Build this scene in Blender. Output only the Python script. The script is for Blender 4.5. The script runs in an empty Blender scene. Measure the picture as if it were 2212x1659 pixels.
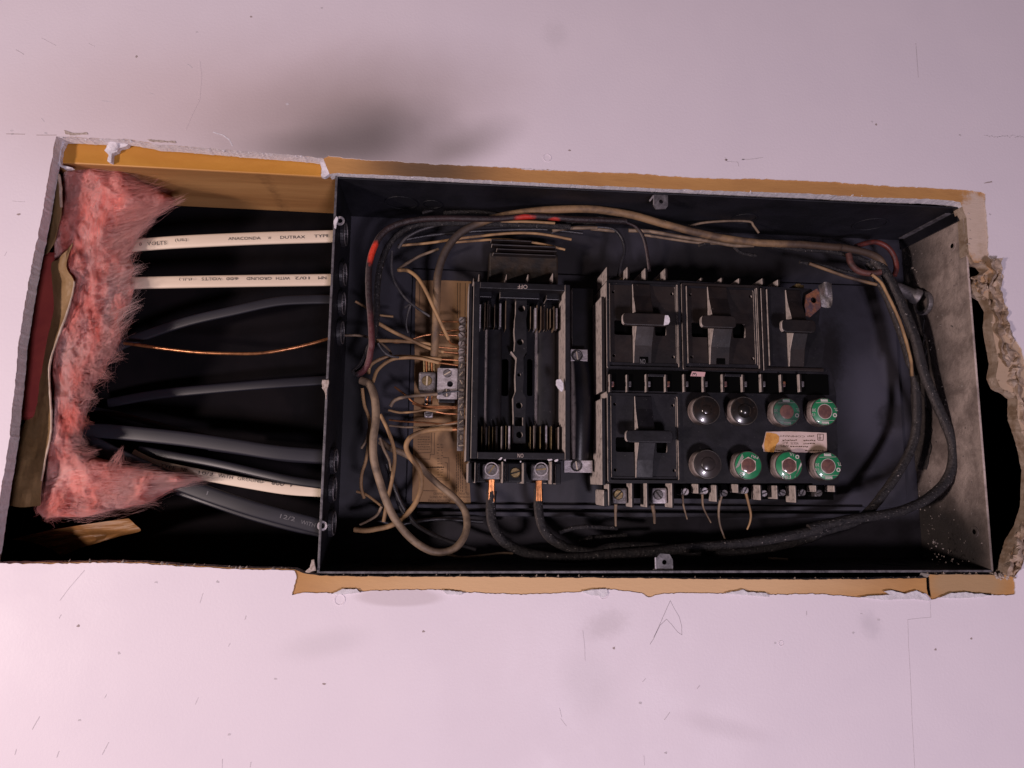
import bpy, bmesh, math, random
import numpy as np
from mathutils import Vector, Matrix, noise as mnoise

# ------------------------------------------------------------------ camera, light, exposure
scene = bpy.context.scene
COL = scene.collection
CAM = Vector((-0.1954, -0.5976, -0.0927))
EUL = (math.radians(97.69), math.radians(-0.58), math.radians(-5.35))
F = 1500.0                                   # focal length in units of a 2212 px wide picture
cd = bpy.data.cameras.new('camera')
cam = bpy.data.objects.new('camera', cd)
COL.objects.link(cam)
cam.location = CAM
cam.rotation_euler = EUL
cd.sensor_width = 36.0
cd.lens = 36.0 * F / 2212.0
cd.clip_start = 0.01
cd.clip_end = 50.0
scene.camera = cam

w = bpy.data.worlds.new('World')
scene.world = w
w.use_nodes = True
w.node_tree.nodes['Background'].inputs[0].default_value = (0.86, 0.70, 0.78, 1)
w.node_tree.nodes['Background'].inputs[1].default_value = 0.03


def lamp(name, loc, target, size, power, color):
    d = bpy.data.lights.new(name, 'AREA')
    d.shape = 'DISK'
    d.size = size
    d.energy = power
    d.color = color
    o = bpy.data.objects.new(name, d)
    COL.objects.link(o)
    o.location = loc
    o.rotation_euler = (Vector(target) - Vector(loc)).to_track_quat('-Z', 'Y').to_euler()
    return o


lamp('work_lamp', (-1.30, -0.98, -0.34), (0.0, 0.0, -0.02), 0.13, 15.5, (1.0, 0.81, 0.77))
lamp('fill_lamp', (0.28, -1.90, -1.10), (-0.1, 0.0, 0.05), 0.34, 25.5, (0.97, 0.84, 1.0))  # added lavender fill light, evens out the wall; no such lamp seen

scene.view_settings.view_transform = 'Standard'
scene.view_settings.look = 'None'
scene.view_settings.exposure = 0.0
scene.view_settings.gamma = 1.0
scene.view_settings.use_curve_mapping = False
scene.render.engine = 'CYCLES'

# ------------------------------------------------------------------ helpers
random.seed(4)
RNG = np.random.default_rng(7)


def rotm():
    x, y, z = EUL
    return (Matrix.Rotation(z, 3, 'Z') @ Matrix.Rotation(y, 3, 'Y') @ Matrix.Rotation(x, 3, 'X'))


RM = rotm()


def P(u, v, mm):
    """survey point (u, v) seen on the plane mm millimetres behind the face of the wall"""
    d = RM @ Vector((u - 1106.0, 829.5 - v, -F))
    t = (mm / 1000.0 - CAM.y) / d.y
    return CAM + d * t


SURV = {'c1': (0, 246.9, .33482), 'c2': (0, 740.6, .33482), 'c3': (685.8, 329.2, .2728), 'c4': (685.8, 740.6, .29757),
        'c5': (1234.4, 384.0, .28108), 'c6': (1234.4, 795.5, .29757), 'c7': (1700.7, 384.0, .26451),
        'c8': (1700.7, 795.5, .31407), 'd1': (1459.3, 844.9, .16865), 'd2': (866.8, 581.5, .16531),
        'd3': (866.8, 844.9, .16531), 'd4': (998.5, 570.6, .11905), 'd5': (998.5, 921.7, .14385),
        'd6': (1283.7, 570.6, .16537), 'r1': (0, 0, .5), 'r2': (1106, 0, .5), 'r3': (0, 1179.5, .5), 'r4': (1106, 1179.5, .5), 'p': (0, 0, 1)}


def S(k, x, y):
    a, b, s = SURV[k]
    return (a + x * s, b + y * s)


def SL(*groups):
    out = []
    for k, pts in groups:
        out += [S(k, p[0], p[1]) + tuple(p[2:]) for p in pts]
    return out


WLOC = {}


def finish(o, parent, loc):
    COL.objects.link(o)
    o.location = loc
    WLOC[o.name] = Vector(loc)
    if parent is not None:
        o.parent = parent
        o.matrix_parent_inverse = Matrix.Translation(-WLOC[parent.name])
    return o


def tag(o, label=None, cat=None, group=None, kind=None):
    if label:
        o['label'] = label
    if cat:
        o['category'] = cat
    if group:
        o['group'] = group
    if kind:
        o['kind'] = kind
    return o


def thing(name, label, cat, loc, group=None):
    o = bpy.data.objects.new(name, None)
    o.empty_display_size = 0.01
    finish(o, None, loc)
    return tag(o, label, cat, group)


class MB:
    def __init__(self):
        self.v = []
        self.f = []
        self.cols = None

    def add(self, vs, fs):
        n = len(self.v)
        self.v += [Vector(p) for p in vs]
        self.f += [tuple(i + n for i in f) for f in fs]
        return self

    def box(self, x0, x1, y0, y1, z0, z1):
        vs = [(x, y, z) for x in (x0, x1) for y in (y0, y1) for z in (z0, z1)]
        return self.add(vs, [(0, 1, 3, 2), (4, 6, 7, 5), (0, 4, 5, 1), (2, 3, 7, 6), (0, 2, 6, 4), (1, 5, 7, 3)])

    def prism(self, poly, y0, y1):
        """poly: list of (x, z), front at y0, back at y1"""
        n = len(poly)
        vs = [(p[0], y0, p[1]) for p in poly] + [(p[0], y1, p[1]) for p in poly]
        fs = [tuple(range(n)), tuple(range(2 * n - 1, n - 1, -1))]
        fs += [(i, i + n, (i + 1) % n + n, (i + 1) % n) for i in range(n)]
        return self.add(vs, fs)

    def ring(self, c, axis, r0, r1, h0, h1, n=24):
        """annular ring around axis, from h0 to h1 along it"""
        a = Vector(axis).normalized()
        e = a.orthogonal().normalized()
        b = a.cross(e)
        c = Vector(c)
        vs = []
        for (r, h) in ((r0, h0), (r1, h0), (r1, h1), (r0, h1)):
            for i in range(n):
                t = 2 * math.pi * i / n
                vs.append(c + a * h + (e * math.cos(t) + b * math.sin(t)) * r)
        fs = []
        for k in range(4):
            for i in range(n):
                j = (i + 1) % n
                fs.append((k * n + i, k * n + j, ((k + 1) % 4) * n + j, ((k + 1) % 4) * n + i))
        return self.add(vs, fs)

    def lathe(self, c, axis, prof, n=28):
        """prof: list of (radius, height along axis); capped at both ends"""
        a = Vector(axis).normalized()
        e = a.orthogonal().normalized()
        b = a.cross(e)
        c = Vector(c)
        vs = []
        for (r, h) in prof:
            for i in range(n):
                t = 2 * math.pi * i / n
                vs.append(c + a * h + (e * math.cos(t) + b * math.sin(t)) * r)
        fs = []
        for k in range(len(prof) - 1):
            for i in range(n):
                j = (i + 1) % n
                fs.append((k * n + i, k * n + j, (k + 1) * n + j, (k + 1) * n + i))
        fs.append(tuple(range(n - 1, -1, -1)))
        m = (len(prof) - 1) * n
        fs.append(tuple(range(m, m + n)))
        return self.add(vs, fs)

    def tube(self, pts, rads, n=10, flat=None, jit=0.0):
        """pts: world points; rads: radius per point; flat=(wide, thick) elongates the section in the wall plane"""
        pts = [Vector(p) for p in pts]
        m = len(pts)
        vs = []
        up = None
        for i in range(m):
            t = (pts[min(i + 1, m - 1)] - pts[max(i - 1, 0)])
            t = t.normalized() if t.length > 1e-9 else Vector((1, 0, 0))
            if flat:
                nn = Vector((0, 1, 0))
                nn = (nn - t * nn.dot(t)).normalized()
            else:
                if up is None:
                    up = t.orthogonal().normalized()
                up = (up - t * up.dot(t)).normalized()
                nn = up
            bb = t.cross(nn)
            for k in range(n):
                a = 2 * math.pi * k / n
                ca, sa = math.cos(a), math.sin(a)
                if flat:
                    pw = 0.55
                    x = math.copysign(abs(ca) ** pw, ca) * flat[1] * rads[i]
                    y = math.copysign(abs(sa) ** pw, sa) * flat[0] * rads[i]
                    q = pts[i] + nn * x + bb * y
                else:
                    r = rads[i]
                    if jit:
                        q0 = pts[i] + (nn * ca + bb * sa) * r
                        r *= 1 + jit * mnoise.noise(q0 * 420) + jit * .6 * mnoise.noise(q0 * 900)
                    q = pts[i] + (nn * ca + bb * sa) * r
                vs.append(q)
        fs = []
        for i in range(m - 1):
            for k in range(n):
                l = (k + 1) % n
                fs.append((i * n + k, i * n + l, (i + 1) * n + l, (i + 1) * n + k))
        fs.append(tuple(range(n - 1, -1, -1)))
        fs.append(tuple(range((m - 1) * n, m * n)))
        return self.add(vs, fs)

    def build(self, name, mat, parent=None, bev=0.0, smooth=False, loc=None, seg=2):
        me = bpy.data.meshes.new(name)
        c = Vector(loc) if loc is not None else sum(self.v, Vector()) / len(self.v)
        me.from_pydata([tuple(p - c) for p in self.v], [], self.f)
        bm = bmesh.new()
        bm.from_mesh(me)
        bmesh.ops.recalc_face_normals(bm, faces=bm.faces)
        if bev:
            ed = [e for e in bm.edges if len(e.link_faces) == 2 and e.calc_face_angle(0) > 0.6]
            bmesh.ops.bevel(bm, geom=ed, offset=bev, offset_type='OFFSET', segments=seg, profile=0.5, affect='EDGES', clamp_overlap=True)
        bm.to_mesh(me)
        bm.free()
        if smooth:
            me.polygons.foreach_set('use_smooth', [True] * len(me.polygons))
            if smooth != 'all':
                me.set_sharp_from_angle(angle=math.radians(42))
        me.materials.append(mat)
        o = bpy.data.objects.new(name, me)
        return finish(o, parent, c)


def X(u, v, d):
    return P(u, v, d).x


def Z(u, v, d):
    return P(u, v, d).z


def rect(u0, v0, u1, v1, d):
    um, vm = (u0 + u1) / 2, (v0 + v1) / 2
    return X(u0, vm, d), X(u1, vm, d), Z(um, v1, d), Z(um, v0, d)      # x0 x1 z0 z1


def fbox(m, u0, v0, u1, v1, df, db):
    """block whose front face is seen at u0..u1, v0..v1, df mm deep, running straight back to db"""
    x0, x1, z0, z1 = rect(u0, v0, u1, v1, df)
    return m.box(x0, x1, df / 1000, db / 1000, z0, z1)


def catmull(pts, k=6):
    pts = [np.array(p, float) for p in pts]
    if len(pts) < 3:
        return [tuple(pts[0] + (pts[-1] - pts[0]) * i / k) for i in range(k + 1)]
    ext = [2 * pts[0] - pts[1]] + pts + [2 * pts[-1] - pts[-2]]
    out = []
    for i in range(1, len(ext) - 2):
        p0, p1, p2, p3 = ext[i - 1:i + 3]
        for j in range(k):
            t = j / k
            out.append(tuple(0.5 * ((2 * p1) + (-p0 + p2) * t + (2 * p0 - 5 * p1 + 4 * p2 - p3) * t * t + (-p0 + 3 * p1 - 3 * p2 + p3) * t ** 3)))
    out.append(tuple(pts[-1]))
    return out


def poly_plate(outer, holes, y0, y1):
    """flat plate with holes; outer and holes are lists of (x, z)"""
    cu = bpy.data.curves.new('plate', 'CURVE')
    cu.dimensions = '2D'
    cu.fill_mode = 'BOTH'
    cu.extrude = (y1 - y0) / 2
    for pl in [outer] + holes:
        sp = cu.splines.new('POLY')
        sp.points.add(len(pl) - 1)
        for i, p in enumerate(pl):
            sp.points[i].co = (p[0], p[1], 0, 1)
        sp.use_cyclic_u = True
    o = bpy.data.objects.new('plate', cu)
    COL.objects.link(o)
    bpy.context.view_layer.update()
    dg = bpy.context.evaluated_depsgraph_get()
    me = bpy.data.meshes.new_from_object(o.evaluated_get(dg))
    bpy.data.objects.remove(o)
    ym = (y0 + y1) / 2
    m = MB()
    m.add([(v.co.x, ym - v.co.z, v.co.y) for v in me.vertices], [tuple(p.vertices) for p in me.polygons])
    bpy.data.meshes.remove(me)
    return m


def circ(x, z, r, n=20):
    return [(x + r * math.cos(2 * math.pi * i / n), z + r * math.sin(2 * math.pi * i / n)) for i in range(n)]


def rrect(x0, x1, z0, z1, r, n=4):
    out = []
    for cx, cz, a0 in ((x1 - r, z1 - r, 0), (x0 + r, z1 - r, 90), (x0 + r, z0 + r, 180), (x1 - r, z0 + r, 270)):
        for i in range(n + 1):
            a = math.radians(a0 + 90 * i / n)
            out.append((cx + r * math.cos(a), cz + r * math.sin(a)))
    return out


# ------------------------------------------------------------------ materials
def mat(name, c1, c2=None, scale=60, rough=.6, metal=0, bump=0, bscale=300, dust=0, dustcol=(.66, .56, .52), speck=None,
        blobs=(), side=False, stretch=None, spec=.5, trans=0, attr=None, ncontrast=(.35, .65), rough2=None, detail=6, coat=0):
    m = bpy.data.materials.new(name)
    m.use_nodes = True
    nt = m.node_tree
    N = nt.nodes
    L = nt.links
    bs = N['Principled BSDF']
    geo = N.new('ShaderNodeNewGeometry')
    pos = geo.outputs['Position']
    vec = pos
    if stretch:
        mp = N.new('ShaderNodeVectorMath')
        mp.operation = 'MULTIPLY'
        mp.inputs[1].default_value = stretch
        L.new(pos, mp.inputs[0])
        vec = mp.outputs[0]

    def nz(sc, det=detail, dist=0.0, v=None):
        n = N.new('ShaderNodeTexNoise')
        n.inputs['Scale'].default_value = sc
        n.inputs['Detail'].default_value = det
        n.inputs['Roughness'].default_value = .62
        n.inputs['Distortion'].default_value = dist
        L.new(v if v is not None else vec, n.inputs['Vector'])
        return n.outputs['Fac']

    def mr(src, a, b, c=0., d=1., smooth=True):
        r = N.new('ShaderNodeMapRange')
        if smooth:
            r.interpolation_type = 'SMOOTHSTEP'
        r.inputs['From Min'].default_value = a
        r.inputs['From Max'].default_value = b
        r.inputs['To Min'].default_value = c
        r.inputs['To Max'].default_value = d
        L.new(src, r.inputs['Value'])
        return r.outputs['Result']

    def mix(fac, a, b):
        x = N.new('ShaderNodeMix')
        x.data_type = 'RGBA'
        for sock, val in ((x.inputs[0], fac), (x.inputs[6], a), (x.inputs[7], b)):
            if hasattr(val, 'is_output') or hasattr(val, 'links'):
                L.new(val, sock)
            elif isinstance(val, (int, float)):
                sock.default_value = val
            else:
                sock.default_value = (*val, 1)
        return x.outputs[2]

    def mul(a, b):
        x = N.new('ShaderNodeMath')
        x.operation = 'MULTIPLY'
        for s, val in ((x.inputs[0], a), (x.inputs[1], b)):
            if isinstance(val, (int, float)):
                s.default_value = val
            else:
                L.new(val, s)
        return x.outputs[0]

    col = c1
    if attr:
        at = N.new('ShaderNodeAttribute')
        at.attribute_name = attr
        col = mix(at.outputs['Fac'], c1, c2)
    elif c2 is not None:
        col = mix(mr(nz(scale, dist=.3), *ncontrast), c1, c2)
    if speck:
        sc, thr, scol = speck
        col = mix(mr(nz(sc, 2), thr, thr + .03), col, scol)
    for (bp, rx, rz, ang, bc, amt, soft) in blobs:
        sub = N.new('ShaderNodeVectorMath')
        sub.operation = 'SUBTRACT'
        L.new(pos, sub.inputs[0])
        sub.inputs[1].default_value = bp
        ro = N.new('ShaderNodeVectorRotate')
        ro.rotation_type = 'Y_AXIS'
        ro.inputs['Angle'].default_value = math.radians(ang)
        L.new(sub.outputs[0], ro.inputs['Vector'])
        ml = N.new('ShaderNodeVectorMath')
        ml.operation = 'MULTIPLY'
        ml.inputs[1].default_value = (0, 1 / rx, 1 / rz) if side else (1 / rx, 0, 1 / rz)
        L.new(ro.outputs[0], ml.inputs[0])
        le = N.new('ShaderNodeVectorMath')
        le.operation = 'LENGTH'
        L.new(ml.outputs[0], le.inputs[0])
        ad = N.new('ShaderNodeMath')
        ad.operation = 'ADD'
        L.new(le.outputs['Value'], ad.inputs[0])
        L.new(mr(nz(9 if rx > .03 else 160, 3 if rx > .03 else 4, v=pos), 0, 1, *((-.16, .16) if rx > .03 else (-.38, .38)), False), ad.inputs[1])
        col = mix(mr(ad.outputs[0], 1.0, 1.0 - soft, 0, amt), col, bc)
    if dust:
        sx = N.new('ShaderNodeSeparateXYZ')
        L.new(geo.outputs['Normal'], sx.inputs[0])
        f = mr(sx.outputs[0], -.45, -.85, 0, dust)
        f = mul(f, mr(nz(190, 5, v=pos), .25, .55, .35, 1))
        col = mix(f, col, dustcol)
    if isinstance(col, tuple):
        bs.inputs['Base Color'].default_value = (*col, 1)
    else:
        L.new(col, bs.inputs['Base Color'])
    bs.inputs['Metallic'].default_value = metal
    bs.inputs['Specular IOR Level'].default_value = spec
    if rough2 is not None:
        L.new(mr(nz(scale * 1.7), .3, .7, rough, rough2), bs.inputs['Roughness'])
    else:
        bs.inputs['Roughness'].default_value = rough
    if coat:
        bs.inputs['Coat Weight'].default_value = coat
    if trans:
        tr = N.new('ShaderNodeBsdfTranslucent')
        if isinstance(col, tuple):
            tr.inputs['Color'].default_value = (*col, 1)
        else:
            L.new(col, tr.inputs['Color'])
        ms = N.new('ShaderNodeMixShader')
        ms.inputs[0].default_value = trans
        L.new(bs.outputs[0], ms.inputs[1])
        L.new(tr.outputs[0], ms.inputs[2])
        L.new(ms.outputs[0], N['Material Output'].inputs['Surface'])
    if bump:
        b = N.new('ShaderNodeBump')
        b.inputs['Strength'].default_value = bump
        b.inputs['Distance'].default_value = .002
        L.new(nz(bscale, 5), b.inputs['Height'])
        L.new(b.outputs[0], bs.inputs['Normal'])
    return m


def wp(k, x, y, d=0):
    p = P(*S(k, x, y), d)
    return (p.x, p.y, p.z)


PAINT = (.745, .665, .715)
SOOTW = (.16, .135, .13)
M = {}
M['paint'] = mat('wall_paint', PAINT, (.71, .635, .69), scale=9, rough=.62, bump=.10, bscale=420, rough2=.5, ncontrast=(.2, .8), blobs=[
    (wp('p', 520, 230), .330, .110, 6, (.48, .36, .34), .55, 1.0),
    (wp('p', 740, 255), .200, .085, 18, (.26, .205, .19), .62, 1.0),
    (wp('p', 800, 300), .105, .050, 16, (.10, .085, .083), .70, 1.0),
    (wp('p', 980, 325), .085, .030, 24, (.17, .14, .13), .62, 1.0),
    (wp('p', 700, 318), .100, .024, 4, (.14, .115, .11), .50, 1.0),
    (wp('p', 700, 1390), .05, .016, 10, (.42, .38, .40), .22, .9),
    (wp('p', 1270, 1480), .034, .038, 30, (.44, .40, .42), .20, .8),
    (wp('p', 1310, 1350), .030, .016, 20, (.40, .34, .35), .30, .8),
    (wp('p', 1560, 1570), .060, .012, -14, (.42, .35, .38), .22, .9),
    (wp('p', 1880, 1350), .014, .018, 30, (.40, .36, .40), .3, .9),
    (wp('p', 1200, 75), .018, .022, 0, (.44, .40, .42), .2, .9),
    (wp('p', 865, 1290), .042, .009, -1, (.45, .37, .38), .45, .35)])
M['gypsum'] = mat('gypsum_core', (.76, .71, .74), (.64, .59, .61), scale=200, rough=.95, bump=.5, bscale=700)
M['kraft_board'] = mat('board_brown_paper', (.46, .235, .075), (.38, .185, .06), scale=35, rough=.8, bump=.2, bscale=500, stretch=(.25, 1, 1), blobs=[
    (wp('p', 930, 365), .085, .040, -2, (.075, .045, .026), .85, .9),
    (wp('p', 2115, 490), .022, .042, 3, (.55, .43, .35), .95, .35),
    (wp('p', 2190, 900), .03, .2, 3, (.42, .31, .22), .9, .4),
    (wp('p', 1320, 1265), .31, .030, 0, (.62, .40, .215), .92, .6),
    (wp('p', 2090, 1262), .045, .02, 0, (.36, .24, .13), .8, .5)])
M['torn'] = mat('torn_paper', (.52, .40, .31), (.30, .20, .13), scale=70, rough=.9, bump=.5, bscale=500, trans=.1)
M['cavity_dark'] = mat('cavity_shade', (.0035, .003, .004), (.007, .0055, .0065), scale=12, rough=.95, spec=.1)  # near-black stands in for the shade inside the wall cavity
M['wood'] = mat('stud_wood', (.46, .24, .085), (.30, .135, .04), scale=30, rough=.7, stretch=(.10, 1, 1.3), bump=.15, bscale=200, ncontrast=(.3, .7), blobs=[
    (wp('c1', 1790, 515, 70), .012, .006, 0, (.12, .05, .015), .85, .8),
    (wp('c1', 1265, 368, 25), .009, .003, 0, (.10, .045, .015), .9, .4)])
M['wood_edge'] = mat('stud_edge_varnish', (.50, .235, .035), (.42, .18, .022), scale=25, rough=.5, stretch=(.3, 1, 1), bump=.05)
M['plaster'] = mat('white_plaster', (.70, .66, .70), (.58, .54, .57), scale=120, rough=.9, bump=.6, bscale=400)
M['fibre'] = mat('pink_fibre', (.96, .32, .26), (.95, .66, .62), rough=.9, attr='tint', trans=.3, spec=.15)
M['fibre_base'] = mat('pink_wool_mass', (.95, .27, .215), (.96, .50, .44), scale=26, rough=1, trans=.10, spec=.05, bump=.6, bscale=160)
M['redlayer'] = mat('dark_red_layer', (.26, .045, .035), (.20, .03, .028), scale=22, rough=.85, spec=.2)
M['kraft'] = mat('kraft_paper', (.30, .185, .085), (.22, .13, .055), scale=40, rough=.5, bump=.4, bscale=140, rough2=.7, trans=.08)
M['kraft2'] = mat('amber_paper', (.26, .12, .035), (.18, .08, .025), scale=40, rough=.5, bump=.3, bscale=140, trans=.1)
M['papered'] = mat('torn_paper_edge', (.50, .40, .33), (.38, .28, .21), scale=150, rough=.9)

SOOT = (.030, .028, .034)
M['box'] = mat('sooty_enamel', (.012, .0115, .017), (.006, .006, .0085), scale=22, spec=.35, rough=.42, rough2=.6, bump=.06, bscale=90)
M['boxback'] = mat('sooty_back_light_shade', (.034, .032, .044), (.014, .013, .017), scale=16, spec=.35, rough=.5, rough2=.62, ncontrast=(.3, .7), bump=.05, bscale=90, blobs=[
    (wp('p', 1880, 870, 95), .050, .085, 0, (.088, .082, .104), .9, .9),  # lit area painted into the plate as a lighter grey
    (wp('p', 760, 800, 95), .035, .16, 0, (.006, .006, .008), .8, .8),  # shade beside the left wall painted into the colour
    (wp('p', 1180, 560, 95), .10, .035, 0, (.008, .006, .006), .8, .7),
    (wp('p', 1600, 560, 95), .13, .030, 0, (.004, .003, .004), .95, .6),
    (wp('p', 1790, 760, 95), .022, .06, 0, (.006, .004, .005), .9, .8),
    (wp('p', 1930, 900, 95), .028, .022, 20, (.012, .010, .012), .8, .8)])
M['boxright'] = mat('ash_covered_enamel', (.56, .445, .40), (.24, .185, .165), scale=48, rough=.9, bump=.6, bscale=330, ncontrast=(.3, .7), speck=(520, .72, (.36, .30, .27)), side=True, blobs=[
    ((.3, .115, .03), .100, .160, 0, (.022, .017, .016), .95, .6), ((.3, .095, -.165), .130, .095, 0, (.016, .013, .012), .97, .5), ((.3, .11, .15), .090, .07, 0, (.03, .026, .028), .9, .7),
    ((.3, .05, -.02), .012, .06, 0, (.05, .04, .037), .6, .9)])
M['rim'] = mat('scuffed_rim', (.13, .12, .13), (.05, .045, .05), scale=150, rough=.45, bump=.2)
M['plastic'] = mat('burnt_phenolic', (.010, .009, .0125), (.005, .0045, .006), scale=45, rough=.42, rough2=.6, spec=.3, dust=1.0, bump=.08, bscale=250, speck=(900, .735, (.22, .2, .2)))
M['plastic_brown'] = mat('scorched_brown_phenolic', (.018, .012, .0105), (.007, .005, .0055), scale=30, rough=.45, rough2=.6, spec=.3, dust=.95, bump=.10, bscale=220, speck=(900, .74, (.25, .2, .18)))
M['plastic_clean'] = mat('black_phenolic', (.008, .0075, .011), (.004, .004, .0055), scale=30, rough=.38, spec=.3, dust=.6, bump=.05)
M['hole'] = mat('hole_shade', (.003, .003, .003), rough=1, spec=0)  # near-black colour stands in for shade inside holes and recesses
M['metal'] = mat('dull_zinc', (.46, .42, .43), (.30, .27, .28), scale=110, rough=.5, metal=.55, bump=.3, bscale=350)
M['metal_dark'] = mat('sooty_zinc', (.20, .18, .185), (.10, .09, .09), scale=110, rough=.5, metal=.55, bump=.3, bscale=350)
M['brass'] = mat('tarnished_brass', (.30, .215, .10), (.17, .125, .07), scale=140, rough=.45, metal=.7, bump=.2)
M['slot'] = mat('screw_slot', (.02, .018, .016), rough=.9)
M['slotlit'] = mat('painted_slot_glint', (.62, .52, .40), rough=.4, metal=.4)  # glint in a screw slot, painted as a bright colour
M['copper'] = mat('copper', (.48, .205, .088), (.24, .10, .045), scale=160, rough=.32, metal=.75)
M['rust'] = mat('heat_coloured_copper', (.30, .12, .06), (.10, .07, .09), scale=140, rough=.5, metal=.5, bump=.3)
M['tan'] = mat('soiled_tan_insulation', (.36, .215, .10), (.20, .115, .055), scale=55, rough=.55, rough2=.75, bump=.15, bscale=250)
M['tan_grey'] = mat('smoke_stained_insulation', (.25, .175, .115), (.10, .068, .046), scale=50, rough=.6, bump=.2, bscale=250)
M['tan_burnt'] = mat('half_charred_tan_insulation', (.24, .145, .072), (.075, .046, .03), scale=40, rough=.65, bump=.3, bscale=260, blobs=[
    (wp('c3', 1050, 700, 40), .045, .060, 20, (.030, .020, .017), .92, .55),
    (wp('c5', 2147, 560, 45), .09, .02, 0, (.035, .02, .015), .9, .7)])
M['charred'] = mat('charred_insulation', (.010, .009, .011), (.022, .019, .020), scale=160, rough=.6, spec=.35, bump=1.0, bscale=420, speck=(560, .68, (.34, .30, .28)), dust=.30, dustcol=(.20, .165, .15))
M['blackwire'] = mat('sooty_black_insulation', (.010, .0095, .013), (.022, .020, .024), scale=90, rough=.42, bump=.25, bscale=300)
M['greywire'] = mat('smoky_grey_insulation', (.075, .068, .070), (.028, .025, .028), scale=70, rough=.5, bump=.25, bscale=300)
M['redwire'] = mat('scorched_red_insulation', (.024, .0105, .012), (.012, .007, .008), scale=80, rough=.55, dust=.45, dustcol=(.30, .24, .23), bump=.5, bscale=300, speck=(800, .72, (.3, .2, .2)), blobs=[
    (wp('c3', 440, 790, 25), .0060, .0135, -12, (.62, .035, .012), .96, .5),
    (wp('c3', 1650, 500, 25), .013, .004, 5, (.45, .022, .012), .9, .6),
    (wp('c3', 1880, 512, 25), .007, .003, 5, (.38, .022, .012), .9, .6),
    (wp('c4', 370, 90, 35), .012, .05, 0, (.12, .025, .028), .7, .6)])
M['redwire2'] = mat('dark_red_insulation', (.12, .020, .014), (.045, .011, .010), scale=70, rough=.5, bump=.2)
M['sheath_white'] = mat('cream_cable_sheath', (.72, .595, .46), (.62, .49, .37), scale=24, rough=.5, stretch=(.12, 1, 1), bump=.1, bscale=160, rough2=.6)
M['sheath_grey'] = mat('dark_grey_cable_sheath', (.019, .0185, .026), (.011, .0105, .015), scale=30, spec=.4, rough=.46, stretch=(.15, 1, 1))
M['sheath_black'] = mat('black_cable_sheath', (.012, .0115, .018), (.008, .0075, .011), scale=30, spec=.4, rough=.40, stretch=(.15, 1, 1))
M['print_black'] = mat('black_print', (.035, .03, .03), rough=.8)
M['print_grey'] = mat('faded_grey_print', (.15, .145, .15), rough=.8)
M['print_white'] = mat('white_print', (.50, .45, .42), rough=.8)
M['print_tan'] = mat('worn_cream_print', (.42, .34, .30), rough=.8)
M['print_brown'] = mat('brown_print', (.085, .05, .028), rough=.9)
M['label_brown'] = mat('aged_brown_label', (.33, .195, .095), (.25, .14, .065), scale=25, rough=.8, ncontrast=(.25, .75), blobs=[
    (wp('d2', 500, 520, 88), .030, .045, 0, (.16, .085, .035), .55, .8),
    (wp('d2', 300, 750, 88), .022, .03, 0, (.05, .03, .018), .8, .7),
    (wp('d3', 630, 640, 88), .014, .012, 30, (.13, .08, .045), .6, .6)])
M['label_pink'] = mat('pale_rating_label', (.58, .44, .40), (.50, .37, .32), scale=60, rough=.8, blobs=[
    (wp('d1', 1850, 740, 24), .009, .008, 0, (.26, .17, .10), .7, .6)])
M['label_orange'] = mat('stripped_orange_paper', (.60, .30, .07), (.46, .20, .04), scale=140, rough=.85, bump=.4)
M['green'] = mat('green_fuse_face', (.020, .215, .085), (.014, .165, .066), scale=120, rough=.4, coat=.3)
M['green_dull'] = mat('sooty_green_fuse_face', (.022, .125, .068), (.012, .04, .028), scale=70, rough=.5, blobs=[
    (wp('d1', 1430, 130, 8), .011, .007, 0, (.018, .022, .02), .9, .8)])
M['window'] = mat('scorched_fuse_window', (.17, .085, .070), (.10, .052, .05), scale=170, rough=.22, coat=.6)
M['fuse_black'] = mat('blackened_fuse_glass', (.010, .009, .009), (.020, .013, .010), scale=120, rough=.28, coat=.4, speck=(700, .74, (.2, .17, .16)))
M['fuse_brown'] = mat('sooted_fuse_glass', (.036, .028, .027), (.026, .021, .021), scale=120, rough=.3, coat=.4, speck=(700, .74, (.25, .2, .19)))
M['fuse_side'] = mat('dusty_fuse_side', (.040, .030, .026), (.02, .016, .014), scale=120, rough=.55, dust=.55, dustcol=(.40, .31, .29), bump=.2)
M['fuse_rim'] = mat('brass_fuse_rim', (.045, .036, .03), (.022, .018, .016), scale=180, rough=.45, metal=.2, dust=.9, dustcol=(.66, .55, .52))
M['scuff'] = mat('scuff_grey', (.57, .515, .545), (.48, .43, .455), scale=300, rough=.8)
M['pencil'] = mat('pencil_line', (.42, .375, .40), rough=.8)
M['crack'] = mat('seam_line', (.33, .265, .255), rough=.9)
M['pinktag'] = mat('pink_tag', (.55, .33, .33), rough=.8)
M['ash'] = mat('ash_flakes', (.30, .25, .22), (.10, .08, .075), scale=90, rough=.95)
M['crumb'] = mat('gypsum_crumbs', (.48, .40, .36), (.27, .21, .17), scale=400, rough=.95)


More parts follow.
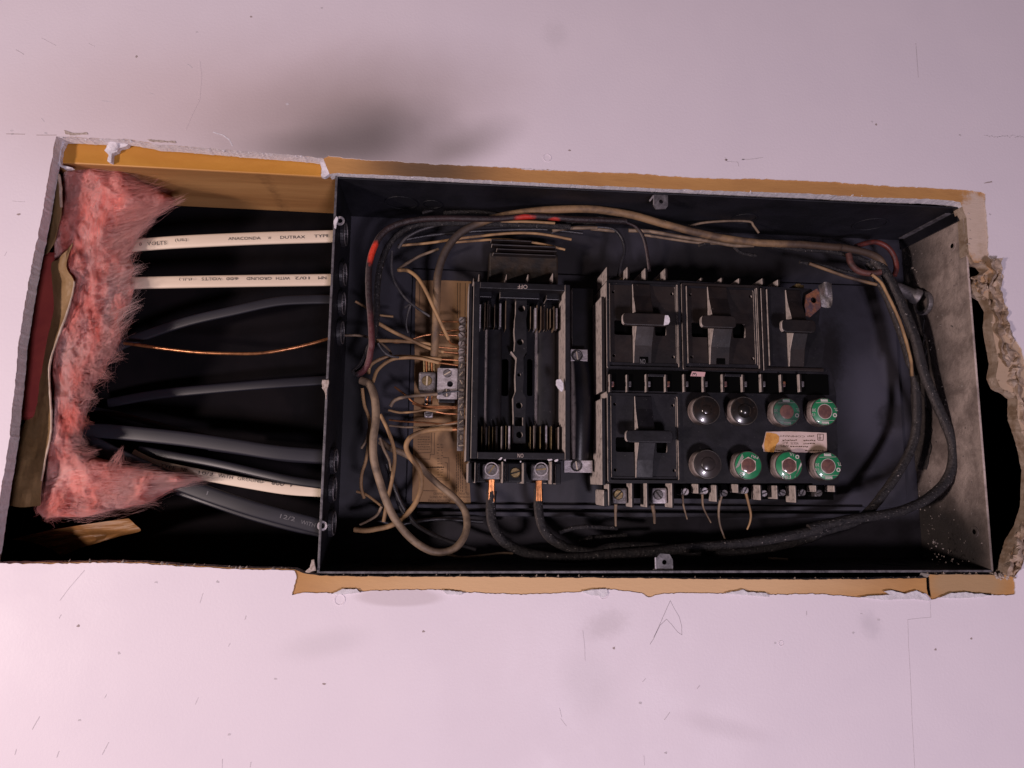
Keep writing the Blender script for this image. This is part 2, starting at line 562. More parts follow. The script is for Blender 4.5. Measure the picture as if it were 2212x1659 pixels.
def text(s, k, a, b, h, d, m, parent, name='lettering'):
    """print s from survey point a (start) to b (end of the line); h = cap height in survey px"""
    cu = bpy.data.curves.new(name, 'FONT')
    cu.body = s
    cu.resolution_u = 2
    o = bpy.data.objects.new(name, cu)
    COL.objects.link(o)
    bpy.context.view_layer.update()
    dg = bpy.context.evaluated_depsgraph_get()
    me = bpy.data.meshes.new_from_object(o.evaluated_get(dg))
    bpy.data.objects.remove(o)
    co = np.array([v.co[:] for v in me.vertices])
    lo, hi = co.min(0), co.max(0)
    A, B = P(*S(k, *a), d), P(*S(k, *b), d)
    ex = (B - A)
    wl = ex.length
    ex.normalize()
    ez = Vector((-ex.z, 0, ex.x))
    hm = h * SURV[k][2] / F * (d / 1000 - CAM.y)
    mb = MB()
    mb.add([A + ex * ((c[0] - lo[0]) / (hi[0] - lo[0]) * wl) + ez * ((c[1] - lo[1]) / (hi[1] - lo[1]) * hm) for c in co],
           [tuple(p.vertices) for p in me.polygons])
    bpy.data.meshes.remove(me)
    return mb.build(name, m, parent)


def strokes(segs, k, d, wmm, m, parent, name, th=.00015, kind=None):
    mb = MB()
    for seg in segs:
        for a, b in zip(seg[:-1], seg[1:]):
            A, B = P(*S(k, a[0], a[1]), d), P(*S(k, b[0], b[1]), d)
            e = (B - A)
            if e.length < 1e-6:
                continue
            e.normalize()
            n = Vector((-e.z, 0, e.x)) * wmm / 2000
            mb.prism([((A + n).x, (A + n).z), ((B + n).x, (B + n).z), ((B - n).x, (B - n).z), ((A - n).x, (A - n).z)], d / 1000, d / 1000 + th)
    o = mb.build(name, m, parent)
    if kind:
        o['kind'] = kind
    return o


def screw(parent, k, x, y, d, r, m, ang=30, slotm=None, h=2.0, name='screw'):
    """slotted screw head facing the room, its face d mm deep"""
    c = P(*S(k, x, y), d)
    mb = MB().lathe(c, (0, 1, 0), [(r * .80, 0), (r, r * .25), (r, h / 1000)], 20)
    s = mb.build(name, m, parent, smooth=True)
    a = math.radians(ang)
    e = Vector((math.cos(a), 0, math.sin(a)))
    n = Vector((-e.z, 0, e.x)) * r * .13
    e = e * r * .86
    pl = [((c + e + n).x, (c + e + n).z), ((c - e + n).x, (c - e + n).z), ((c - e - n).x, (c - e - n).z), ((c + e - n).x, (c + e - n).z)]
    MB().prism(pl, c.y - .0002, c.y + .0004).build('slot', slotm or M['slot'], s)
    return s


def wire(name, label, cat, pts, r, m, parent=None, bare=None, flat=None, n=10, r1=None, jit=0.0, group=None, k=6):
    """pts: list of (u, v, mm); an insulated wire, with bare copper at one end when given"""
    q = catmull(pts, k)
    rr = [(r + ((r1 if r1 is not None else r) - r) * i / (len(q) - 1)) / 1000 for i in range(len(q))]
    W = [P(*p) for p in q]
    if parent is None and bare:
        t = thing(name, label, cat, W[0], group)
        MB().tube(W, rr, n, flat, jit).build('insulation', m, t, smooth=True)
        qb = catmull(bare[0], 4)
        MB().tube([P(*p) for p in qb], [bare[1] / 1000] * len(qb), 8).build('copper_core', bare[2] if len(bare) > 2 else M['copper'], t, smooth=True)
        return t
    o = MB().tube(W, rr, n, flat, jit).build(name, m, parent, smooth=True)
    if parent is None:
        tag(o, label, cat, group)
    return o


def roughen(pts, step, amp, closed=True, seed=0, skip=None):
    """break a survey outline into short steps and make it ragged (units: survey px)"""
    out = []
    m = len(pts)
    for i in range(m if closed else m - 1):
        a, b = np.array(pts[i][:2]), np.array(pts[(i + 1) % m][:2])
        L = np.linalg.norm(b - a)
        k = max(1, int(L / step))
        nrm = np.array([-(b - a)[1], (b - a)[0]]) / max(L, 1e-6)
        for j in range(k):
            p = a + (b - a) * j / k
            q = Vector((p[0] * .05 + seed * 7.1, p[1] * .05, seed * 3.3))
            dsp = mnoise.noise(q) * .55 + mnoise.noise(q * 3.1) * .45
            dsp2 = mnoise.noise(q * 9) * .35
            out.append(tuple(p + nrm * amp * (dsp + dsp2)))
    return out


def wall_xz(pts, d=0):
    return [(P(p[0], p[1], d).x, P(p[0], p[1], d).z) for p in pts]


# ------------------------------------------------------------------ the wall and what is behind it
BIG = [(-1.5, -1.2), (1.5, -1.2), (1.5, 1.2), (-1.5, 1.2)]
LEFT_EDGE = SL(('p', [(-22, 1217), (0, 1075)]), ('c2', [(60, 620), (120, 0)]), ('c1', [(180, 1100), (262, 690), (362, 140)]))
TOP_LEFT = SL(('c1', [(420, 142), (600, 152), (830, 160), (1000, 192), (1300, 214), (1600, 240), (1900, 262), (2085, 284)]))
TAN_LOW = SL(('c1', [(2125, 380)]), ('c3', [(160, 160), (500, 174), (1000, 197), (1200, 209), (1700, 234), (2150, 257)]),
             ('c5', [(300, 62), (700, 80), (1200, 98), (1700, 114), (2147, 133)]), ('c7', [(400, 142), (700, 158), (1000, 166), (1300, 176), (1420, 196), (1472, 320), (1482, 500), (1492, 620)]))
TORN_IN = SL(('c7', [(1535, 690), (1620, 700), (1655, 745), (1600, 790), (1540, 860), (1560, 930), (1640, 980), (1690, 1070), (1680, 1200), (1700, 1330), (1730, 1500)]),
             ('c8', [(1445, 60), (1470, 130), (1540, 165), (1590, 200), (1592, 350), (1640, 480), (1690, 700), (1680, 950), (1640, 1080), (1570, 1200), (1535, 1330), (1500, 1425)]))
BOTTOM = SL(('c8', [(1300, 1420), (990, 1420), (970, 1445), (500, 1452), (0, 1457)]),
            ('p', [(1400, 1250), (1106, 1247), (800, 1246), (690, 1244), (655, 1239), (636, 1231), (600, 1229), (500, 1227), (400, 1222), (300, 1215), (200, 1214), (100, 1216)]))
hole_board = roughen(LEFT_EDGE + TOP_LEFT + TAN_LOW + TORN_IN + BOTTOM, 5, 2.0, seed=1)
TAN_TOP = SL(('c3', [(85, 25), (250, 48), (500, 62), (800, 82), (1200, 102), (1900, 140)]), ('r2', [(40, 729), (300, 740), (540, 748), (640, 756), (830, 770), (1100, 772), (1380, 785), (1580, 800), (1760, 808), (1900, 816), (2030, 828)]),
             ('c7', [(1615, 130), (1630, 300), (1640, 480), (1645, 640)]))
TORN_OUT = SL(('c7', [(1740, 720), (1745, 950), (1800, 1060), (1790, 1140), (1850, 1300), (1915, 1400), (1945, 1520)]),
              ('c8', [(1660, 60), (1720, 300), (1780, 700), (1740, 1000), (1660, 1200), (1610, 1380), (1562, 1440), (1568, 1555)]))
TAN_BOT = SL(('r4', [(2168, 212), (2090, 214), (1990, 204), (1890, 212), (1812, 232), (1790, 205), (1720, 208), (1660, 222), (1500, 222), (1300, 206), (1120, 212), (1090, 206), (1000, 196), (940, 204), (650, 205), (590, 222), (560, 205),
                     (420, 186), (330, 196), (180, 206), (60, 210)]), ('r3', [(2130, 206), (1990, 200), (1910, 190), (1700, 190), (1560, 196), (1500, 188), (1440, 206), (1330, 200), (1262, 212), (1270, 170), (1282, 128)]))
hole_paint = roughen(LEFT_EDGE + TOP_LEFT + TAN_TOP + TORN_OUT + TAN_BOT +
                     [(636, 1233), (600, 1231), (500, 1229), (400, 1224), (300, 1217), (200, 1216), (100, 1218)], 5, 3.0, seed=1)

# board (paper face + gypsum core) and, over it, the painted skin
mb = poly_plate(BIG, [wall_xz(hole_board)], .0012, .0130)
wall = mb.build('wall', M['kraft_board'], None, loc=(0, 0, 0))
wall.data.materials.append(M['gypsum'])
for p in wall.data.polygons:
    if abs(p.normal.y) < .7:
        p.material_index = 2 if p.center.x > .295 else 1
wall.data.materials.append(M['torn'])
tag(wall, kind='structure')
mb = poly_plate(BIG, [wall_xz(hole_paint)], 0.0, .0011)
skin = mb.build('painted_skin', M['paint'], wall, loc=(0, 0, 0))
skin.data.materials.append(M['gypsum'])
for p in skin.data.polygons:
    if abs(p.normal.y) < .7:
        p.material_index = 1

cv = MB()
x0, x1, y0, y1, z0, z1 = -1.4, 1.4, .0135, .108, -1.1, 1.1
cv.add([(x0, y0, z0), (x1, y0, z0), (x1, y0, z1), (x0, y0, z1), (x0, y1, z0), (x1, y1, z0), (x1, y1, z1), (x0, y1, z1)],
       [(4, 5, 6, 7), (0, 1, 5, 4), (1, 2, 6, 5), (2, 3, 7, 6), (3, 0, 4, 7)])
cav = cv.build('cavity', M['cavity_dark'], None, loc=(0, 0, 0))
tag(cav, kind='structure')

# torn strip of drywall paper down the right side of the opening
def crumple(spine, wl, wr, name, m, parent, seed, amp=9.0, rows=8):
    """ragged crumpled band along a survey spine; wl, wr in survey px to each side"""
    q = catmull(spine, 14)
    vs, fs = [], []
    for i, p in enumerate(q):
        a = q[max(i - 1, 0)]
        b = q[min(i + 1, len(q) - 1)]
        dx, dy = b[0] - a[0], b[1] - a[1]
        L = math.hypot(dx, dy) or 1
        nx, ny = dy / L, -dx / L
        rg = mnoise.noise(Vector((i * .15, seed, 0))) * 12
        for j in range(rows):
            t = j / (rows - 1)
            off = -wl + (wl + wr) * t + (rg if j == 0 else 0) + mnoise.noise(Vector((i * .17, j * .4, seed))) * 9
            dd = p[2] - 7 + amp * .8 * (mnoise.noise(Vector((i * .11, j * .33, seed + 5))) + .6 * mnoise.noise(Vector((i * .27, j * .7, seed + 9))))
            if j == rows - 1:
                dd = min(dd, -.2)
            if j == 0:
                dd = max(dd, 2)
            vs.append(P(p[0] + nx * off, p[1] + ny * off, dd))
    for i in range(len(q) - 1):
        for j in range(rows - 1):
            fs.append((i * rows + j, i * rows + j + 1, (i + 1) * rows + j + 1, (i + 1) * rows + j))
    mbx = MB().add(vs, fs)
    o = mbx.build(name, m, parent)
    sol = o.modifiers.new('thick', 'SOLIDIFY')
    sol.thickness = .0012
    return o


crumple([S('c7', *p) + (d,) for p, d in (((1690, 660), 2), ((1700, 800), 5), ((1690, 930), 3), ((1740, 1080), 6), ((1750, 1220), 4), ((1790, 1380), 5), ((1830, 1520), 6))] +
        [S('c8', *p) + (d,) for p, d in (((1560, 40), 6), ((1600, 170), 7), ((1650, 330), 5), ((1700, 500), 5))], 13, 15, 'torn_paper', M['torn'], wall, 2.5)
crumple([S('c7', *p) + (d,) for p, d in (((1560, 800), 8), ((1570, 880), 10), ((1640, 960), 9), ((1700, 1060), 8))], 12, 11, 'torn_paper', M['torn'], wall, 11.5)
crumple([S('c8', *p) + (d,) for p, d in (((1660, 1060), 5), ((1600, 1200), 7), ((1575, 1320), 6), ((1530, 1430), 4))], 12, 14, 'torn_paper', M['torn'], wall, 7.7)

# plaster ridges and crumbs along the cut edges
def crumbs(path, count, size, d0, d1, name, m, parent, seed, spread=2.0):
    rg = random.Random(seed)
    mbx = MB()
    q = catmull([p + (0,) for p in path], 12)
    for _ in range(count):
        p = rg.choice(q)
        c = P(p[0] + rg.uniform(-4, 4), p[1] + rg.uniform(-spread, spread), rg.uniform(d0, d1))
        s = size * rg.uniform(.4, 1.3) / 1000
        vs = []
        for (a, b, e) in ((1, 0, 0), (-1, 0, 0), (0, 1, 0), (0, -1, 0), (0, 0, 1), (0, 0, -1)):
            vs.append(c + Vector((a, b, e)) * s * rg.uniform(.5, 1.3))
        mbx.add(vs, [(0, 2, 4), (2, 1, 4), (1, 3, 4), (3, 0, 4), (2, 0, 5), (1, 2, 5), (3, 1, 5), (0, 3, 5)])
    o = mbx.build(name, m, parent)
    o['kind'] = 'stuff'
    return o


crumbs(TAN_LOW[1:14], 260, 1.5, 2, 11, 'plaster_crumbs', M['gypsum'], wall, 1, 2)
crumbs(BOTTOM[:9], 420, 1.6, 3, 12, 'plaster_crumbs', M['crumb'], wall, 2, 2.5)
crumbs(BOTTOM[10:], 160, 1.5, 1, 11, 'plaster_crumbs', M['crumb'], wall, 3, 2)
crumbs(LEFT_EDGE, 220, 1.0, 8, 13, 'plaster_crumbs', M['crumb'], wall, 4, 1)
crumbs(TORN_IN, 260, 1.6, 1, 12, 'plaster_crumbs', M['torn'], wall, 5, 3)
crumbs(SL(('c7', [(1480, 200), (1500, 400), (1490, 620)])), 70, 1.4, 1, 8, 'plaster_crumbs', M['crumb'], wall, 6, 2)
crumbs(SL(('c1', [(400, 150), (900, 175), (1500, 235), (2100, 285)])), 150, 1.1, 1, 11, 'plaster_crumbs', M['plaster'], wall, 8, 1.5)
crumbs(SL(('c8', [(1400, 1420), (1470, 1440), (1540, 1440)])), 70, 2.0, 0, 8, 'plaster_crumbs', M['crumb'], wall, 9, 4)


def lump(pts, d0, d1, name, m, parent, seed):
    """plaster smear with an uneven outline"""
    q = roughen(pts, 3, 2.5, seed=seed)
    return MB().prism(wall_xz(q, d0), d0 / 1000, d1 / 1000).build(name, m, parent, bev=.0005)


# pencil and seam lines, nicks and scuffs of the painted wall
strokes([[(596, 425), (612, 400), (640, 335), (672, 262), (684, 236), (700, 268), (722, 305), (733, 345), (734, 384), (716, 372), (690, 340), (668, 316), (640, 342), (612, 395)]], 'r4', -.12, .45, M['pencil'], wall, 'pencil_arrow')
strokes([[(1806, 238), (1810, 308), (1760, 312), (1710, 318), (1713, 420), (1722, 580), (1728, 740), (1740, 960)]], 'r4', -.12, .4, M['scuff'], wall, 'seam_line')
strokes([[(40, 126), (160, 128)], [(235, 134), (365, 134)]], 'c1', -.12, .5, M['crack'], wall, 'seam_line')
strokes([[(860, 262), (868, 330), (860, 430), (830, 490), (800, 560)]], 'r1', -.12, 1.6, M['paint'], wall, 'scuff_ridge')
strokes([[(1375, 115), (1440, 135), (1480, 165), (1500, 205)]], 'c1', -.2, .9, M['plaster'], wall, 'paint_curl')
strokes([[(306, 365), (314, 430), (316, 495)], [(210, 745), (235, 778)], [(205, 700), (215, 740)], [(570, 905), (572, 948)]], 'r4', -.12, .4, M['scuff'], wall, 'scratch')
strokes([[(365, 105), (300, 180), (258, 236)]], 'r3', -.12, .4, M['scuff'], wall, 'scratch')
sc = []
rg = random.Random(21)
for (k, x, y, L, a) in (('r3', 155, 765, 65, 60), ('r3', 455, 875, 60, 62), ('r3', 250, 900, 30, 70), ('r3', 67, 890, 26, 75), ('r3', 870, 225, 46, 72), ('r3', 260, 305, 20, 60), ('r3', 850, 670, 34, 65),
                        ('r3', 455, 650, 20, 60), ('r3', 990, 428, 18, 60), ('r3', 1060, 310, 20, 70), ('r3', 1082, 945, 24, 80), ('r3', 960, 940, 40, 88), ('r1', 210, 180, 70, -28), ('r1', 395, 193, 30, -30),
                        ('r1', 85, 225, 40, -30), ('r1', 820, 285, 26, -40), ('r1', 185, 518, 20, -50), ('r1', 460, 438, 40, -8), ('r1', 655, 405, 24, -25), ('c1', 120, 562, 80, -4), ('c1', 35, 900, 30, 60), ('r4', 1273, 290, 20, 90),
                        ('r4', 670, 735, 40, 55), ('r4', 805, 610, 20, 50), ('r4', 1510, 293, 12, -10), ('r4', 570, 580, 20, 45), ('r2', 1750, 260, 150, -86)):
    a = math.radians(a)
    dx, dy = math.cos(a) * L / 2, -math.sin(a) * L / 2
    strokes([[(x - dx, y - dy), (x + dx * .1, y + dy * .1 + rg.uniform(-2, 2)), (x + dx, y + dy)]], k, -.12, rg.uniform(.35, .7), M['scuff'], wall, 'scratch')
nick = []
for (k, x, y) in (('r3', 675, 157), ('r3', 514, 463), ('r3', 338, 345), ('r3', 345, 752), ('r3', 1190, 575), ('r3', 1830, 370), ('r3', 940, 155), ('r3', 1400, 595), ('r3', 990, 815), ('r4', 1985, 400), ('r4', 1138, 420), ('r4', 554, 678),
                  ('r4', 440, 440), ('r4', 1830, 448), ('r4', 1475, 374), ('r4', 665, 894), ('r4', 1585, 318), ('r1', 1390, 35), ('r1', 1085, 73), ('r1', 850, 140), ('r1', 1240, 450), ('r1', 590, 245), ('c1', 120, 645),
                  ('r2', 1555, 525), ('r2', 1574, 538), ('r2', 1935, 584), ('r2', 248, 650), ('r2', 925, 690), ('r2', 998, 688), ('c7', 1655, 300), ('c1', 75, 105), ('c1', 80, 128), ('c1', 295, 122)):
    c = P(*S(k, x, y), 0)
    n = rg.randint(6, 8)
    pl = [(c.x + rg.uniform(.5, 1.3) * .0014 * math.cos(6.283 * i / n), c.z + rg.uniform(.4, 1.2) * .0012 * math.sin(6.283 * i / n)) for i in range(n)]
    MB().prism(pl, -.00012, .0003).build('nick', M['crack'] if rg.random() < .5 else M['scuff'], wall)
strokes([[(x, 590 + rg.uniform(-8, 8)), (x + 14, 590 + rg.uniform(-8, 8))] for x in range(2040, 2212, 11)], 'r2', -.12, .6, M['scuff'], wall, 'scratch')
strokes([[(920, 680), (930, 698), (975, 700), (980, 720)], [(990, 690), (1030, 688), (1085, 680)]], 'r2', -.12, .6, M['scuff'], wall, 'scratch')
for k, x, y, r in (('r2', 152, 682, .0038), ('r3', 1468, 232, .0045), ('r4', 395, 210, .0040), ('r4', 1162, 420, .0022)):
    c = P(*S(k, x, y), 0)
    MB().ring(c, (0, 1, 0), r * .86, r, -.0004, .0004, 22).build('nail_dimple', M['paint'], wall)
lump(SL(('c1', [(410, 100), (470, 118), (560, 115), (570, 128), (480, 135), (420, 128)])), -.5, .4, 'chipped_paint', M['crumb'], wall, 3)
lump(SL(('c1', [(945, 160), (1010, 165), (1130, 172), (1135, 184), (1040, 180), (960, 172)])), -.5, .4, 'chipped_paint', M['crumb'], wall, 4)
lump(SL(('c7', [(1605, 40), (1670, 26), (1676, 34), (1612, 46)])), -.4, .4, 'chipped_paint', M['crack'], wall, 5)

for i_, (k_, pts_) in enumerate((('r4', [(1500, 222), (1560, 214), (1640, 212), (1605, 196), (1640, 192), (1700, 206), (1750, 192), (1790, 214), (1806, 236), (1740, 230), (1600, 232)]), ('r4', [(300, 196), (350, 188), (410, 184), (418, 206), (392, 226), (370, 214), (330, 212)]),
                                ('r4', [(920, 206), (960, 196), (1000, 188), (1020, 200), (1100, 204), (1110, 220), (1000, 212)]), ('r4', [(1850, 222), (1900, 202), (1960, 200), (2080, 212), (2000, 224), (1900, 226)]), ('r3', [(1430, 208), (1480, 186), (1540, 186), (1560, 202), (1500, 208)]),
                                ('r3', [(1910, 190), (1950, 192), (2000, 200), (1990, 212), (1930, 208)]))):
    lump(SL((k_, pts_)), -1.3, -.05, 'paint_flap', M['plaster'], wall, 20 + i_)

MB().prism(wall_xz(SL(('c8', [(958, 1440), (974, 1436), (978, 1510), (988, 1572), (972, 1560), (962, 1520)])), .6), .0006, .0010).build('saw_cut', M['hole'], wall)

# ------------------------------------------------------------------ stud
z_low = Z(300, 359, 14)
A0, A1 = P(100, 350, 14), P(735, 384, 14)
e = (A1 - A0)
sl = e.z / e.x
t = thing('wood_stud', 'orange-brown wooden stud along the top of the left cavity', 'stud', A0)
xa, xb = A0.x - .05, A1.x + .02
mb = MB()
zz = lambda x, o: A0.z + sl * (x - A0.x) + o
mb.add([(xa, .0145, zz(xa, 0)), (xb, .0145, zz(xb, 0)), (xb, .0145, zz(xb, .038)), (xa, .0145, zz(xa, .038)),
        (xa, .104, zz(xa, 0)), (xb, .104, zz(xb, 0)), (xb, .104, zz(xb, .038)), (xa, .104, zz(xa, .038))],
       [(0, 1, 2, 3), (4, 7, 6, 5), (0, 4, 5, 1), (3, 2, 6, 7), (0, 3, 7, 4), (1, 5, 6, 2)])
o = mb.build('beam', M['wood'], t, bev=.0012)
for p in o.data.polygons:
    pass
o.data.materials.append(M['wood_edge'])
for p in o.data.polygons:
    if p.normal.y < -.9:
        p.material_index = 1
lump(SL(('c1', [(690, 195), (735, 178), (830, 190), (815, 205), (765, 215), (755, 240), (722, 250), (715, 310), (688, 300), (700, 260), (672, 232)])), 9, 14.4, 'plaster_smear', M['plaster'], t, 5)
lump(SL(('c1', [(2055, 290), (2110, 290), (2128, 380), (2100, 402), (2068, 398), (2075, 345)])), 9, 14.4, 'plaster_smear', M['plaster'], t, 6)
lump(SL(('c1', [(372, 160), (430, 165), (395, 230), (388, 300), (400, 330), (470, 345), (420, 350), (380, 330)])), 10, 14.4, 'plaster_smear', M['plaster'], t, 7)
c = P(*S('c1', 733, 205), 9)
MB().lathe(c, (0, 1, 0), [(.0035, -.002), (.0046, -.001), (.0046, .004)], 18).build('nail_head', M['plaster'], t, smooth=True)

# ------------------------------------------------------------------ pink insulation
IR = [(352, 150, 225), (362, 135, 262), (385, 130, 300), (415, 127, 348), (432, 124, 386), (446, 122, 372), (470, 120, 326), (505, 116, 300), (550, 113, 286), (580, 116, 298), (600, 120, 290), (625, 124, 296),
      (650, 126, 290), (690, 119, 264), (730, 116, 262), (760, 114, 248), (800, 112, 226), (850, 112, 202), (900, 110, 184), (940, 107, 176), (972, 105, 168), (990, 101, 215), (1008, 98, 300), (1022, 95, 400),
      (1035, 92, 462), (1045, 90, 420), (1060, 87, 372), (1085, 82, 330), (1102, 79, 252), (1120, 92, 176)]
iv = np.array([r[0] for r in IR], float)
il = np.array([r[1] for r in IR], float)
ir = np.array([r[2] for r in IR], float)


def wool(u, v):
    """depth in mm of the wool surface at survey point"""
    a, b = np.interp(v, iv, il), np.interp(v, iv, ir)
    t = (u - a) / max(b - a, 1)
    edge = max(0.0, 1 - (2 * t - 1) ** 2)
    vt = min((v - 350) / 25, (1124 - v) / 22, 1)
    q = Vector((u * .021, v * .016, 3.1))
    n = mnoise.noise(q) * 9 + mnoise.noise(q * 2.7) * 5 + mnoise.noise(q * 6) * 2.2
    body = 58 - 38 * (edge ** .28) * max(vt, 0) ** .4
    if v > 960:
        body += 6
    return min(max(body + n, 11), 88)


bat = thing('insulation_batt', 'pink fibreglass insulation spilling out of the left end of the opening', 'insulation', P(180, 1115, 80))
NR, NC = 150, 34
vs, fs = [], []
for i in range(NR):
    v = 352 + (1120 - 352) * i / (NR - 1)
    a, b = np.interp(v, iv, il), np.interp(v, iv, ir)
    for j in range(NC):
        b2 = b - 7 - 5 * mnoise.noise(Vector((v * .09, 2.2, 0)))
        u = a + (b2 - a) * j / (NC - 1)
        d = wool(u, v) + 2
        if j in (0, NC - 1) or i in (0, NR - 1):
            d = 90
        vs.append(P(u, v, d))
for i in range(NR - 1):
    for j in range(NC - 1):
        fs.append((i * NC + j, i * NC + j + 1, (i + 1) * NC + j + 1, (i + 1) * NC + j))
MB().add(vs, fs).build('wool_mass', M['fibre_base'], bat, smooth='all')


def fibres(count, seed):
    """loose glass fibres: long strands combed along the wool, and tufts drawn out to ragged tips"""
    r = np.random.default_rng(seed)
    vs, fs, tint = [], [], []

    def strand(pts, rad, tn):
        n0 = len(vs)
        m_ = len(pts)
        for s, p in enumerate(pts):
            rr = rad * (1 - .65 * s / (m_ - 1))
            for k in range(3):
                aa = 2.0944 * k
                vs.append((p.x + rr * math.cos(aa), p.y + rr * .6 * math.cos(aa + 1), p.z + rr * math.sin(aa)))
                tint.append(tn)
        for s in range(m_ - 1):
            for k in range(3):
                l = (k + 1) % 3
                fs.append((n0 + s * 3 + k, n0 + s * 3 + l, n0 + s * 3 + 3 + l, n0 + s * 3 + 3 + k))

    def shade(u, v, extra=0):
        q2 = Vector((u * .045, v * .014, 1.0))
        return min(max(.46 + .95 * mnoise.noise(q2) + .35 * mnoise.noise(q2 * 3) + r.normal(0, .10) + extra, 0), 1)
    for _ in range(count):
        v = r.uniform(356, 1116)
        a, b = np.interp(v, iv, il), np.interp(v, iv, ir)
        u = a + (b - a) * r.uniform(.02, .97)
        L = r.uniform(14, 48)
        steps = 5
        pu, pv = u, v
        lift = r.uniform(-1.5, 1.2)
        pts = []
        tn = shade(u, v)
        off = r.normal(0, .16)
        for s in range(steps + 1):
            bb, aa_ = np.interp(pv, iv, ir), np.interp(pv, iv, il)
            pu = min(max(pu, aa_), bb + 2)
            pts.append(P(pu, pv, wool(pu, min(max(pv, 353), 1119)) - lift - 1.5))
            q = Vector((pu * .010, pv * .008, 8.0))
            ang = math.radians(96) + 1.5 * mnoise.noise(q) + .8 * mnoise.noise(q * 2.6) + off
            if pv > 985:
                ang = math.radians(-12) + .9 * mnoise.noise(q * 2) + off
            elif pv < 450 and (pu - aa_) > .5 * (bb - aa_):
                ang = math.radians(-24) + off
            pu += math.cos(ang) * L / steps
            pv += math.sin(ang) * L / steps
        strand(pts, r.uniform(.00004, .00010), tn)
    # tufts: root, tip (survey px), spread
    tufts = [((270, 470), (392, 432), 26), ((250, 420), (352, 408), 18), ((250, 520), (330, 478), 20), ((240, 560), (302, 528), 16), ((240, 600), (306, 578), 14), ((235, 640), (304, 612), 14), ((235, 690), (300, 655), 14),
             ((220, 730), (276, 700), 16), ((210, 760), (262, 768), 16), ((190, 800), (238, 812), 14), ((165, 850), (210, 862), 14), ((150, 900), (190, 915), 12), ((150, 940), (186, 958), 10), ((150, 380), (262, 352), 16), ((180, 375), (300, 378), 14),
             ((260, 1050), (468, 1034), 22), ((210, 1040), (330, 1010), 16), ((250, 1000), (262, 968), 8), ((240, 1075), (345, 1088), 14), ((170, 1095), (250, 1108), 12), ((120, 1100), (100, 1122), 10), ((150, 985), (208, 976), 10), ((100, 1085), (80, 1108), 8)]
    for (ru, rv), (tu, tv), sp in tufts:
        big = sp >= 20
        for _ in range(320 if big else 170):
            su, sv = ru + r.normal(0, sp * (.8 if big else 1.3)), rv + r.normal(0, sp * (.8 if big else 1.6))
            f = r.uniform(.45, 1.1)
            g_ = .45 if big else 1.15
            eu, ev = tu + r.normal(0, sp * g_ * (1.45 - f)), tv + r.normal(0, sp * g_ * (1.45 - f))
            eu, ev = su + (eu - su) * f, sv + (ev - sv) * f
            mu_, mv = (su + eu) / 2 + r.normal(0, 3), (sv + ev) / 2 + r.normal(0, 3)
            d0 = wool(min(max(su, np.interp(sv, iv, il)), np.interp(sv, iv, ir)), min(max(sv, 353), 1119)) - 2
            d1 = d0 + r.uniform(-2, 9)
            pts = [P(*x) for x in catmull([(su, sv, d0), (mu_, mv, (d0 + d1) / 2 - 1), (eu, ev, d1)], 3)]
            strand(pts, r.uniform(.00003, .00008), shade(ru, rv, .18))
    me = bpy.data.meshes.new('fibres')
    me.from_pydata(vs, [], fs)
    at = me.attributes.new('tint', 'FLOAT', 'POINT')
    at.data.foreach_set('value', tint)
    me.polygons.foreach_set('use_smooth', [True] * len(me.polygons))
    me.materials.append(M['fibre'])
    o = bpy.data.objects.new('fibres', me)
    finish(o, bat, (0, 0, 0))
    o['kind'] = 'stuff'


fibres(30000, 5)

# dark red face of the batt behind the drywall edge
mb = MB().prism(wall_xz(SL(('p', [(20, 540), (140, 540), (150, 720), (130, 905), (0, 905), (-10, 720)])), 40), .040, .088)
mb.build('red_face', M['redlayer'], bat, bev=.006)


def sheet(rows, name, m, parent, amp=2.0, seed=0, sub=5, cols=9, th=.0004):
    """creased paper: rows of survey points (u, v, mm) left to right, smoothed between"""
    R = [catmull(r, max(1, cols // (len(r) - 1))) for r in rows]
    L = min(len(r) for r in R)
    R = [r[:L - 1] + [r[-1]] for r in R]
    C = [catmull([r[j] for r in R], sub) for j in range(L)]
    nr = len(C[0])
    vs, fs = [], []
    for i in range(nr):
        for j in range(L):
            u, v, d = C[j][i]
            q = Vector((u * .05, v * .025, seed))
            vs.append(P(u + mnoise.noise(q * 3) * 1.2, v, d + amp * (mnoise.noise(q) + .6 * abs(mnoise.noise(q * 2.3)))))
    for i in range(nr - 1):
        for j in range(L - 1):
            fs.append((i * L + j, i * L + j + 1, (i + 1) * L + j + 1, (i + 1) * L + j))
    o = MB().add(vs, fs).build(name, m, parent)
    sol = o.modifiers.new('thick', 'SOLIDIFY')
    sol.thickness = th
    return o


def rws(k, lst):
    return [[S(k, *p[:2]) + (p[2],) for p in row] for row in lst]


